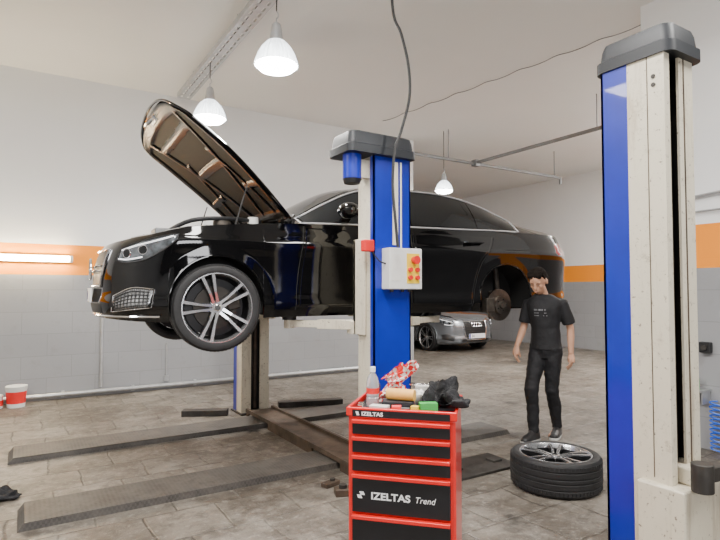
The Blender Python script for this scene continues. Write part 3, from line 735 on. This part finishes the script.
MB().box(-.085,.0,-.1625,-.16,1.57,1.77).build('instruction_label','paper',cbx)
MB().box(.055,.175,-.165,-.16,1.55,1.78).build('label_plate','yellow',cbx)
MB().cyl((.12,-.168,1.73),(.12,-.21,1.73),.028,.032,20).build('stop_button','red_plain',cbx)
for x,z in ((.08,1.655),(.148,1.655),(.08,1.595),(.148,1.595)):
    MB().cyl((x,-.165,z),(x,-.187,z),.017,.017,14).build('push_button','red_plain',cbx)
for x in (-.05,.05,.12): MB().cyl((x,-.11,1.485),(x,-.11,1.51),.014,.014,10).build('cable_gland','plastic_black',cbx)
MB().box(-.27,-.178,-.07,-.01,1.79,1.88).build('siren_box','red_plain',fp,bev=.01)
MB().tube(smooth_path([(-.2,-.05,1.8),(-.15,-.09,1.72),(-.105,-.11,1.7)],5),.006,6).build('siren_cable','cable',fp)
fp2=post('lift post standing behind the raised black car',(2.435,6.48,0),PI,.35,.12,.17,2.56,(-.20,.20,-.14,.24,2.53,2.70))
carriage(fp2,.35,.17,1.15,1.95,[((-.14,.24),(-1.0,.78),1.22),((.14,.24),(.52,.78),1.22)])
rp=post('nearest lift post with blue back and worn cream channel',(2.61,1.517,0),PI,.25,.14,.18,2.61,(-.165,.135,-.175,.22,2.60,2.755),(.125,.045))
c=MB(); c.box(-.16,.16,.03,.25,.06,.62); c.box(-.09,.06,.1,.24,.62,.70)
co=c.build('carriage','cream_dirty',rp,bev=.012)
a=MB(); a.bar((.10,.285,.70),(-.80,.42,.70),.07,.065); a.cyl((.08,.285,.62),(.08,.285,.745),.045,.045,20); a.build('swing_arm','dark_steel',co,bev=.006)
MB().box(.1252,.1268,.098,.102,.64,2.60).build('column_seam','rust_steel',rp)
MB().box(-.045,-.037,.1795,.183,.64,2.60).build('column_lip','rust_steel',rp)
for z in (2.50,2.46): MB().cyl((.1257,.13,z),(.129,.13,z),.010,.010,12).build('bolt','dark_steel',rp)

f=MB(); f.box(2.26,2.61,3.72,6.16,.064,.076)
for u in (2.26,2.58): f.box(u,u+.03,3.72,6.16,.076,.105)
for v0,v1 in ((3.73,3.94),(4.46,5.50),(6.08,6.15)): f.box(2.265,2.28,v0,v1,0,.064); f.box(2.59,2.605,v0,v1,0,.064)
o=f.build('lift_cross_plate','rust_steel',None,smooth=0); tag(o,'brown steel cross plate on the floor joining the two lift posts','plate'); center(o)
def runway(v0,v1,u0,u1,label):
    t=MB(); h=.050
    t.add([(u0,v0,0),(u1,v0,0),(u1,v1,0),(u0,v1,0),(u0+.04,v0+.004,h),(u1-.04,v0+.004,h),(u1-.04,v1-.004,h),(u0+.04,v1-.004,h)],[(0,3,2,1),(4,5,6,7),(0,1,5,4),(1,2,6,5),(2,3,7,6),(3,0,4,7)])
    o=t.build('runway_plate','plate',None,smooth=0); tag(o,label,'floor plate',None); return center(o)
runway(4.0,4.40,.0,4.35,'nearer dark chequered runway plate on the floor under the car')
runway(5.58,6.0,-.08,4.3,'farther dark chequered runway plate on the floor behind the nearer one')
t=MB(); t.box(2.95,3.62,3.22,3.60,0,.022); t.box(3.0,3.1,3.36,3.46,.022,.04); t.box(3.45,3.55,3.36,3.46,.022,.04)
o=t.build('steel_plate','dark_steel',None,bev=.003); tag(o,'dark steel plate lying on the floor right of the tool cart','plate'); center(o)
def farm(a,b,label):
    t=MB(); t.bar((a.x,a.y,.035),(b.x,b.y,.035),.13,.068)
    o=t.build('spare_lift_arm','dark_steel',None,bev=.004); tag(o,label,'lift arm'); center(o)
farm(at(184,6.5),at(229,6.55),'dark steel arm on the floor left of the rear lift post')
farm(at(342,7.2),at(279,6.98),'dark steel arm on the floor right of the rear lift post')

P=[(392,-60,4.15),(393,0,4.12),(402,30,4.1),(409,62,4.08),(410,95,4.05),(402,128,4.0),(395,150,3.97),(393,185,3.96),(396,225,3.93),(398,247,3.92)]
pts=[pix(a,b,c) for a,b,c in P]; pts[0].z=4.5
tag(MB().tube(smooth_path(pts,6),.011,8).build('power_cable','cable'),'black power cable looping from the ceiling to the control box','cable')

# ---------------------------------------------------------------- loose wheel
wp=at(553,4.22); lw=thing('car_wheel','removed car wheel lying flat on the floor by the man','wheel',(wp.x,wp.y,.128),R(20))
wheel_parts(lw,Matrix.Identity(4),'rim_silver',5,'rim')

# ---------------------------------------------------------------- tool cart
cp=W(.190,2.55); CR=R(-46)
cart=thing('tool_cart','red tool cart with black drawers and tools on top','tool cart',(cp.x,cp.y,0),CR)
HWc=.254; D=.42; SF=.024
MB().box(-HWc,HWc,0,D,.12,.905).build('cabinet','red',cart,bev=.012,seg=3)
rm=MB(); rm.box(-HWc-.008,HWc+.008,-.012,.008,.9,.942); rm.box(-HWc-.008,HWc+.008,D-.008,D+.012,.9,.942); rm.box(-HWc-.008,-HWc+.008,.008,D-.008,.9,.942); rm.box(HWc-.008,HWc+.008,.008,D-.008,.9,.942)
rm.build('top_rim','red',cart,bev=.006)
MB().box(-HWc+.008,HWc-.008,.008,D-.008,.905,.912).build('top_mat','drawer_black',cart)
hd=MB().box(-HWc+SF,HWc-SF,-.015,-.0125,.900,.932).build('header_strip','drawer_black',cart)
RX=Matrix.Rotation(PI/2,4,'X')
def tx(nm,s,x,z,size,par,y,off=.0008,sx=1.15): return textm(nm,s,size,'white_mark',par,Matrix.Translation((x,y,z))@RX,.0006,off,sx=sx)
tx('brand_lettering','IZELTAS',-.185,.907,.025,hd,-.0160)
MB().prism([(-.208,.907),(-.195,.907),(-.201,.925),(-.214,.925)],-.0008,.0008,Matrix.Translation((0,-.0160,0))@RX).build('brand_mark','white_mark',hd)
def drawer(z0,z1):
    d=MB(); d.box(-HWc+SF,HWc-SF,-.016,.0,z0,z1); do=d.build('drawer','drawer_black',cart,bev=.003)
    q=MB(); q.box(-HWc+SF,HWc-SF,-.034,-.004,z1,z1+.011); q.box(-HWc+SF,HWc-SF,-.036,-.030,z1-.006,z1+.011); q.build('drawer_handle','red',do,bev=.003); return do
for z0,z1 in ((.818,.878),(.732,.798),(.645,.712)): drawer(z0,z1)
big=drawer(.455,.624); drawer(.25,.434); drawer(.145,.230)
LZ=.522
tx('brand_lettering','IZELTAS',-.140,LZ,.045,big,-.0172,.0013)
k=.86; bx=-.200
MB().prism([(bx+x*k,LZ+z*k) for x,z in ((0,0),(.023,0),(.015,.018),(.037,.018),(.029,.036),(.006,.036),(.013,.018),(-.008,.018))],-.0008,.0008,Matrix.Translation((0,-.0172,0))@RX).build('brand_mark','white_mark',big)
textm('trend_lettering','Trend',.040,'white_mark',big,Matrix.Translation((.066,-.0172,LZ))@RX@Matrix(((1,.25,0,0),(0,1,0,0),(0,0,1,0),(0,0,0,1))),.0006,0,sx=.95)
for x in (-.2,.2):
    for y in (.05,.37):
        w=MB(); w.cyl((x-.015,y,.055),(x+.015,y,.055),.055,.055,22); w.box(x-.03,x+.03,y-.03,y+.03,.105,.12); w.box(x-.026,x-.018,y-.02,y+.02,.05,.11); w.box(x+.018,x+.026,y-.02,y+.02,.05,.11); w.build('caster','rubber',cart)
CM=Matrix.Translation(cp)@Matrix.Rotation(CR,4,'Z')
TZ=.9125
def oncart(x,y,z=TZ): return CM@Vector((x,y,z))
p=oncart(-.165,.14); r=thing('plastic_bottle','clear plastic bottle with red label on the left of the cart top','bottle',p)
MB().lathe([(0,.0),(.028,.0),(.032,.006),(.032,.05),(.029,.055),(.032,.06),(.032,.12),(.026,.15),(.013,.17),(.012,.185)],28).build('body','clear_plastic',r)
MB().lathe([(.0327,.072),(.0327,.100)],28).build('label_wrap','red_plain',r)
MB().lathe([(.0145,.178),(.0145,.20),(.012,.203),(0,.203)],20).build('cap','white_mark',r)
def blob(name,label,cat,p,r,m,seed,amp=.35,sc=9,smooth=0,rx=0):
    b=MB(); b.ell((0,0,r[2]),r,nu=32,nv=20); vs=[]
    for v in b.v:
        v=Vector(v); n=noise.noise(v*sc+Vector((seed,seed*2,0)))+.5*noise.noise(v*sc*2.3+Vector((seed,0,3)))
        vs.append(tuple(Vector((v.x*(1+amp*n),v.y*(1+amp*n),max(0,v.z*(1+amp*1.4*n))))))
    b.v=vs; o=b.build(name,m,None,smooth=smooth); o.location=p; o.rotation_euler=(0,rx,CR); return tag(o,label,cat)
b=MB(); NU,NV=32,24; rings=[]
for i in range(NV+1):
    v=i/NV; ring=[]
    for j in range(NU):
        a=2*PI*j/NU; wx=.050+.012*v+.014*math.sin(v*9)-.030*max(0,v-.7)*2; dy=.030*max(0,math.sin(min(1,v*1.1+.12)*PI))**.6+.005
        p=Vector((wx*math.cos(a),dy*math.sin(a),.205*v)); n=noise.noise(p*26+Vector((3,1,0)))+.7*noise.noise(p*55)
        p.x+=.026*n; p.y+=.022*noise.noise(p*33+Vector((9,2,5))); p.z+=(.032*n*v+.10*v*v*p.x/.06*.3)
        p.z=max(0,p.z); q=p.z; p.x+=.34*q+.014*math.sin(q*45); p.y-=.26*q
        ring.append(p)
    rings.append(ring)
b.loft(rings); o=b.build('snack_bag','check',None,smooth=0); o.location=oncart(-.110,.30); o.rotation_euler=(0,0,CR+.1); tag(o,'crumpled red and white checked bag at the back of the cart','bag')
def box(name,label,cat,x,y,z,d,m,rz=0,tilt=0):
    b=MB().box(-d[0]/2,d[0]/2,-d[1]/2,d[1]/2,0,d[2]); o=b.build(name,m,None,bev=.002); o.location=oncart(x,y,z); o.rotation_euler=(tilt,0,CR+rz); return tag(o,label,cat)
box('tool_case','low grey case under the orange roll','case',-.035,.13,TZ,(.15,.09,.045),'cap_grey',.1)
r=thing('tape_roll','orange tan cylindrical roll lying across the grey case','roll',oncart(-.02,.13,TZ+.045+.0285),CR+R(-8))
MB().cyl((-.07,0,0),(.07,0,0),.028,.028,28).build('roll_body','tan',r)
MB().cyl((-.0715,0,0),(-.07,0,0),.012,.012,16).build('core','paper',r)
box('carton','small flat white carton in the front left of the cart top','box',-.11,.045,TZ,(.09,.045,.034),'paper',-.15)
box('carton','white carton behind the orange roll','box',.060,.350,TZ,(.08,.06,.085),'paper',.1)
box('tube_packet','green packet lying near the middle right of the cart top','packet',.120,.075,TZ,(.085,.045,.052),'green',.35)
box('tube_packet','small yellow packet leaning by the green one','packet',.062,.04,TZ,(.035,.03,.04),'yellow',-.2)
box('tube_packet','small red box between the bottle and the grey case','packet',-.175,.205,TZ,(.045,.035,.055),'red_plain',.3)
blob('rag','white crumpled rag between carton and gloves','cloth',oncart(.065,.22),(.036,.036,.050),'paper',5,.5,16)
blob('glove_pile','pile of black work gloves on the right of the cart','gloves',oncart(.178,.26),(.068,.080,.055),'cloth_black',7,.55,14)
blob('glove','black glove drooping over the right front rim of the cart','gloves',oncart(.245,.12,.943),(.060,.070,.030),'cloth_black',9,.5,16,0,R(14))
blob('glove','black glove lying in the cart behind the green packet','gloves',oncart(.12,.142),(.036,.026,.042),'cloth_black',15,.5,18)
blob('cloth','dark blue cloth crumpled behind the bottle','cloth',oncart(-.205,.35),(.030,.040,.040),'navy',12,.5,16)
r=thing('screwdriver','screwdriver with red handle across the cart front','tool',oncart(-.015,.045,TZ+.025),CR+.1)
MB().cyl((-.035,0,0),(.010,0,0),.013,.015,10).build('handle','red_plain',r); MB().cyl((.010,0,0),(.05,0,0),.004,.004,8).build('shaft','chrome',r)
r=thing('wrench','chrome wrench lying across the white carton','tool',oncart(.06,.350,TZ+.0895),CR+.2)
w=MB(); w.bar((-.045,0,0),(.045,0,0),.014,.007); w.build('shank','chrome',r,bev=.002)
for s in (-1,1): MB().lathe([(.009,-.004),(.018,-.004),(.018,.005),(.009,.005)],16,Matrix.Translation((s*.055,0,0)),closed=True).build('ring_end','chrome',r)
for i,(x,y,lab) in enumerate(((-.205,.05,'chrome socket at the front left corner of the cart'),(-.215,.10,'chrome socket just in front of the bottle'))):
    b=MB(); b.lathe([(.009,.03),(.015,.03),(.016,.018),(.013,.014),(.013,0),(.0,0)],18); b.lathe([(.009,.03),(.009,.012),(0,.012)],18)
    o=b.build('socket','chrome'); o.location=oncart(x,y); tag(o,lab,'socket','sockets on the cart')

# ---------------------------------------------------------------- floor oddments
p=at(19,7.05); r=thing('paint_bucket','white bucket with red label on the floor by the wall','bucket',(p.x,p.y-.05,0))
MB().lathe([(0,0),(.10,0),(.12,.25),(.125,.26),(.12,.27),(0,.27)],28).build('bucket_body','white_paint',r)
MB().lathe([(.1045,.05),(.1175,.2)],28).build('label_band','red_plain',r)
MB().tube([(.125*math.cos(a),-.03*math.sin(a),.25-.10*math.sin(a)) for a in [PI*k/10 for k in range(11)]],.003,6).build('handle','galv',r)
p=at(-2,6.95); r=thing('paint_tin','short white tin at the left edge beside the bucket','tin',(p.x,p.y-.05,0))
MB().lathe([(0,0),(.09,0),(.09,.16),(.085,.165),(0,.165)],28).build('tin_body','white_paint',r)
MB().lathe([(.0915,.03),(.0915,.10)],28).build('label_band','red_plain',r)
p=at(8,3.95); blob('dark_rag','black rag lying on the floor at the left edge','cloth',(p.x,p.y,0),(.19,.08,.03),'cloth_black',3,.6,9)
p=at(343,4.02); r=thing('axle_block','small rusty steel block on the floor left of the cart','block',(p.x,p.y,0),R(-20))
MB().box(-.06,.06,-.05,.05,0,.05).build('block','rust_steel',r,bev=.006); MB().cyl((0,0,.05),(0,0,.075),.03,.03,16).build('stud','dark_steel',r)
p=at(331,4.2); r=thing('axle_block','second rusty steel block farther from the cart','block',(p.x,p.y,0),R(15))
MB().box(-.07,.07,-.035,.035,0,.035).build('block','rust_steel',r,bev=.006); MB().cyl((.02,0,.035),(.02,0,.05),.02,.02,16).build('stud','dark_steel',r)

# right wall items
hp=5.06; v0=-.53*(717-360)/540*hp+.848*hp
pts=[]
for k in range(121):
    a=k*2*PI/11; pts.append((5.445+.03*math.cos(a),v0+.055*math.sin(a),.47-.0038*k))
tag(MB().tube(pts,.007,6).build('coiled_hose','hose_blue'),'blue coiled air hose hanging on the right wall','hose')
v1=-.53*(713-360)/540*5.2+.848*5.2
r=thing('socket_box','small black socket box on the right wall above the hose','socket box',(5.5,v1,.96)); MB().box(-.06,-.002,-.05,.05,-.05,.05).build('box','plastic_black',r,bev=.008); MB().cyl((-.06,0,0),(-.075,0,0),.025,.025,16).build('socket','dark_steel',r)
v2=-.53*(704-360)/540*5.25+.848*5.25
r=thing('wall_shelf','narrow steel shelf on the right wall','shelf',(5.5,v2+.08,.56)); MB().box(-.18,-.002,-.18,.18,-.01,.01).build('board','galv',r)
for s in (-1,1): MB().box(-.15,-.002,s*.165-.005,s*.165+.005,-.12,-.01).build('bracket','galv',r)
r=thing('oil_can','red oil can on the wall shelf','can',(5.41,v2+.1,.571)); MB().lathe([(0,0),(.04,0),(.04,.10),(.012,.13),(.01,.17),(0,.17)],20).build('can_body','red_plain',r)
r=thing('fluid_bottle','green bottle beside the red can on the wall shelf','bottle',(5.41,v2-.0,.571)); MB().lathe([(0,0),(.035,0),(.035,.09),(.014,.11),(.014,.13),(0,.13)],20).build('body','green',r)
tag(MB().tube([(5.47,2.05,2.44),(5.47,3.15,2.36)],.016,8).build('wall_pipe','galv'),'pale pipe along the white part of the right wall','pipe')
tag(MB().tube([(5.47,2.05,2.26),(5.47,3.15,2.24)],.010,8).build('wall_pipe','galv'),'thinner pale pipe just above the orange band on the right wall','pipe')

# ---------------------------------------------------------------- person
pw=at(545,5.52); PR=R(-32-42)
man=thing('person','man in black t-shirt and trousers standing with head bowed beside the car','person',(pw.x,pw.y,0),PR)
man.scale=(1.03,1.03,1.03)
def erings(lst,n=24):
    return [[Vector((cx+rx*math.cos(2*PI*k/n),cy+ry*math.sin(2*PI*k/n),z)) for k in range(n)] for z,cx,cy,rx,ry in lst]
HMx=Matrix.Translation((-.010,-.135,1.540))@Matrix.Rotation(R(0),4,'Z')@Matrix.Rotation(R(34),4,'X')
def hand(mb,w,d,side,pn):
    w=Vector(w);d=Vector(d).normalized();s=Vector(side);s=(s-d*s.dot(d)).normalized();pn=d.cross(s)*pn
    mb.tube([w-d*.02,w+d*.015,w+d*.05,w+d*.085],[.024,.03,.038,.034],14,sq=.5)
    for k,(o,L) in enumerate(((-.03,.068),(-.010,.078),(.010,.074),(.029,.058))):
        b=w+d*.075+s*o; q1=b+d*L*.45+pn*.006; q2=q1+d*L*.35+pn*.018; q3=q2+d*L*.22+pn*.018
        mb.tube([b-d*.02,b,q1,q2,q3],[.0095,.0095,.009,.0082,.0065],8)
    b=w+d*.03-s*.028; mb.tube([b,b-s*.018+d*.022+pn*.01,b-s*.026+d*.045+pn*.018,b-s*.026+d*.065+pn*.026],[.014,.012,.0105,.008],8)
RS=(-.165,-.015,1.335);RE=(-.215,-.03,1.08);RWr=(-.210,-.20,.90)
LS=(.165,.005,1.335);LE=(.215,.08,1.08);LWr=(.225,.06,.84)
RH=(-.072,.0,.88);RK=(-.080,-.17,.50);RA=(-.065,-.16,.09)
LH=(.072,.0,.88);LK=(.055,.0,.48);LA=(.040,.15,.10)
bd=MB()
bd.loft(erings([(.80,0,0,.11,.08),(.88,0,0,.130,.093),(.96,0,0,.126,.093),(1.06,0,-.005,.116,.086),(1.18,0,-.015,.130,.092),(1.28,0,-.025,.138,.094),(1.33,0,-.03,.125,.082),(1.37,0,-.040,.085,.068),(1.41,0,-.055,.056,.054)]))
bd.tube([(0,-.040,1.36),(-.004,-.064,1.43),(-.008,-.104,1.485),(-.010,-.124,1.52)],[.056,.052,.050,.05],16)
for s_,e_,w_ in ((RS,RE,RWr),(LS,LE,LWr)):
    sv=Vector(s_)+Vector((-.02 if s_[0]>0 else .02,0,-.03))
    m1=Vector(s_).lerp(Vector(e_),.45); m2=Vector(e_).lerp(Vector(w_),.3)
    bd.tube([sv+Vector((-.04 if s_[0]>0 else .04,0,0)),sv,m1,e_,m2,w_],[.030,.034,.038,.034,.036,.024],16)
for h_,k_,a_ in ((RH,RK,RA),(LH,LK,LA)):
    m1=Vector(h_).lerp(Vector(k_),.4); m2=Vector(k_).lerp(Vector(a_),.35)+Vector((0,.018,0))
    bd.tube([h_,m1,k_,m2,a_],[.066,.058,.040,.040,.030],16)
    f=Vector(a_); bd.tube([f+Vector((0,.04,-.045)),f+Vector((0,-.02,-.04)),f+Vector((-.005,-.1,-.06)),f+Vector((-.01,-.16,-.07))],[.030,.034,.028,.018],12)
dR=(Vector(RWr)-Vector(RE)); dL=(Vector(LWr)-Vector(LE))
hand(bd,RWr,dR+Vector((.0,0.07,-.12)),(0,-1,.0),-1); hand(bd,LWr,dL,(0,-1,.0),1)
bd.ell((0,.012,.025),(.077,.096,.098),HMx); bd.ell((0,-.026,-.050),(.060,.064,.068),HMx); bd.ell((0,-.055,-.088),(.026,.026,.024),HMx)
bd.tube([HMx@Vector((0,-.080,.022)),HMx@Vector((0,-.090,-.005)),HMx@Vector((0,-.101,-.024)),HMx@Vector((0,-.088,-.034))],[.009,.011,.014,.010],8)
for s in (-1,1):
    bd.ell((s*.079,.012,-.008),(.010,.021,.032),HMx); bd.ell((s*.030,-.070,.028),(.024,.010,.007),HMx); bd.ell((s*.034,-.056,-.022),(.026,.022,.032),HMx)
bd.ell((0,-.085,-.054),(.022,.012,.007),HMx); bd.ell((0,-.083,-.064),(.020,.012,.008),HMx)
remesh(bd,'body','skin',man,.0052,5)
for s in (-1,1):
    MB().ell((s*.031,-.0805,.003),(.009,.004,.003),HMx,12,8).build('eye','eye',man)
    MB().tube([HMx@Vector((s*.014,-.082,.024)),HMx@Vector((s*.032,-.081,.029)),HMx@Vector((s*.048,-.071,.026))],[.0015,.0025,.0015],6).build('eyebrow','hair',man)
MB().ell((0,-.094,-.060),(.016,.006,.005),HMx,12,6).build('mouth','lip',man)
hr=MB(); hr.ell((0,.030,.048),(.082,.090,.085),HMx); hr.ell((0,.060,.006),(.0785,.062,.078),HMx)
rn=random.Random(5)
for k in range(15):
    x=-.060+.0086*k; j=rn.uniform(-.005,.005); hr.tube([HMx@Vector((x*.8,.02,.116)),HMx@Vector((x,-.028+j,.110+j)),HMx@Vector((x*1.03+.003,-.053,.090+j)),HMx@Vector((x*1.05-.003,-.068+abs(x)*.25,.066+j))],[.017,.013,.010,.005],8)
for s in (-1,1): hr.tube([HMx@Vector((s*.066,-.01,.08)),HMx@Vector((s*.076,-.006,.040)),HMx@Vector((s*.077,-.002,.012))],[.016,.009,.004],8)
remesh(hr,'hair','hair',man,.0042,1,lambda c:.004*noise.noise(c*80))
ts=MB()
ts.loft(erings([(.875,0,0,.156,.120),(.91,0,0,.153,.117),(.98,0,0,.146,.112),(1.08,0,-.005,.139,.107),(1.18,0,-.015,.150,.113),(1.26,0,-.022,.166,.118),(1.32,0,-.025,.182,.110),(1.355,0,-.032,.170,.098),(1.385,0,-.042,.125,.088),(1.41,0,-.052,.082,.074)]))
for s_,e_ in ((RS,RE),(LS,LE)):
    s_=Vector(s_);e_=Vector(e_); ts.tube([s_+Vector((-.05 if s_.x>0 else .05,0,-.01)),s_+Vector((0,0,-.010)),s_.lerp(e_,.4),s_.lerp(e_,.80)],[.048,.056,.057,.060],18)
def fold(c): return .007*noise.noise(Vector((c.x*9,c.y*9,c.z*6)))+.005*noise.noise(Vector((c.x*20,c.y*20,c.z*13)))+.003
shirt=remesh(ts,'t_shirt','shirt',man,.007,8,fold)
tr=MB(); tr.loft(erings([(.79,0,0,.115,.103),(.86,0,0,.146,.113),(.93,0,0,.143,.108),(.985,0,0,.139,.104)]))
for h_,k_,a_ in ((RH,RK,RA),(LH,LK,LA)):
    h_=Vector(h_);k_=Vector(k_);a_=Vector(a_)
    tr.tube([h_+Vector((0,0,.02)),h_.lerp(k_,.35),h_.lerp(k_,.75),k_,k_.lerp(a_,.35)+Vector((0,.018,0)),k_.lerp(a_,.75)+Vector((0,.01,0)),a_+Vector((0,0,-.01))],[.090,.084,.070,.066,.062,.053,.050],18)
remesh(tr,'trousers','trousers',man,.007,4,lambda c:.008*noise.noise(Vector((c.x*8,c.y*8,c.z*13)))+.004*noise.noise(c*28))
for a_,rot in ((RA,-.10),(LA,.2)):
    f=Vector(a_); f.z=0; Mf=Matrix.Translation(f)@Matrix.Rotation(rot,4,'Z'); s=MB()
    s.loft([[Mf@Vector((w*math.cos(t),y,.018+(h*max(0,math.sin(t))))) for t in [PI*2*k/16 for k in range(16)]] for y,w,h in ((.078,.022,.06),(.065,.038,.085),(.03,.044,.11),(-.02,.045,.105),(-.07,.047,.075),(-.13,.049,.058),(-.175,.040,.044),(-.195,.022,.03))])
    so=remesh(s,'shoe','shoe',man,.005,2)
    q=MB(); q.loft([[Mf@Vector((w*sx,y,z)) for sx,z in ((-1,0.001),(1,0.001),(1,.024),(-1,.024))] for y,w in ((.08,.024),(.06,.038),(.0,.042),(-.07,.048),(-.13,.050),(-.178,.040),(-.198,.020))]); q.build('sole','sole',so,bev=.003)
bv=BVHTree.FromPolygons([v.co for v in shirt.data.vertices],[tuple(p.vertices) for p in shirt.data.polygons])
pr=MB(); rnd=random.Random(3)
for row in range(3):
    z=1.255-.026*row; x=-.055
    while x<.06:
        w=rnd.uniform(.005,.012); hgt=.016 if row==0 else .008
        hit=bv.ray_cast(Vector((x,-1,z)),Vector((0,1,0)))[0]; hit2=bv.ray_cast(Vector((x+w,-1,z)),Vector((0,1,0)))[0]
        if hit and hit2 and rnd.random()<.8:
            pr.add([(x,hit.y-.004,z),(x+w,hit2.y-.004,z),(x+w,hit2.y-.004,z+hgt),(x,hit.y-.004,z+hgt)],[(0,1,2,3)])
        x+=w+.003
if pr.v: pr.build('shirt_print','print_grey',shirt,fix=False)

# ---------------------------------------------------------------- lights
def area(name,loc,size,e,rot=(0,0,0),col=(1,.97,.925),sy=None):
    L=bpy.data.lights.new(name,'AREA'); L.energy=e; L.color=col; L.size=size
    if sy: L.shape='RECTANGLE'; L.size_y=sy
    o=bpy.data.objects.new(name,L); COL.objects.link(o); o.location=loc; o.rotation_euler=rot; return o
area('ceiling_fill',(.8,1.6,4.4),.5,260,sy=2.2)  # added fill panels out of view, standing in for unseen fixtures
area('ceiling_fill',(-2.4,3.6,4.4),.5,250,sy=2.2)
area('ceiling_fill',(3.6,-.6,4.4),.5,240,sy=2.2)
area('ceiling_fill',(9.4,4.2,4.4),1.4,500,sy=1.6)  # added fill for the far bay, out of view
area('daylight_fill',(-.6,-4.4,2.2),3.0,250,rot=(R(90),0,0),col=(.98,.98,1),sy=1.6)  # added fill panel imitating door daylight; the wall behind it is closed
w=bpy.data.worlds.new('world'); S.world=w; w.use_nodes=True; w.node_tree.nodes['Background'].inputs[0].default_value=(.8,.85,.95,1); w.node_tree.nodes['Background'].inputs[1].default_value=.4

cam=bpy.data.cameras.new('camera'); co=bpy.data.objects.new('camera',cam); COL.objects.link(co); S.camera=co
cam.lens=27; cam.sensor_width=36; co.location=(0,0,1.5); co.rotation_euler=(R(90+2.12),0,-AN); cam.clip_start=.05
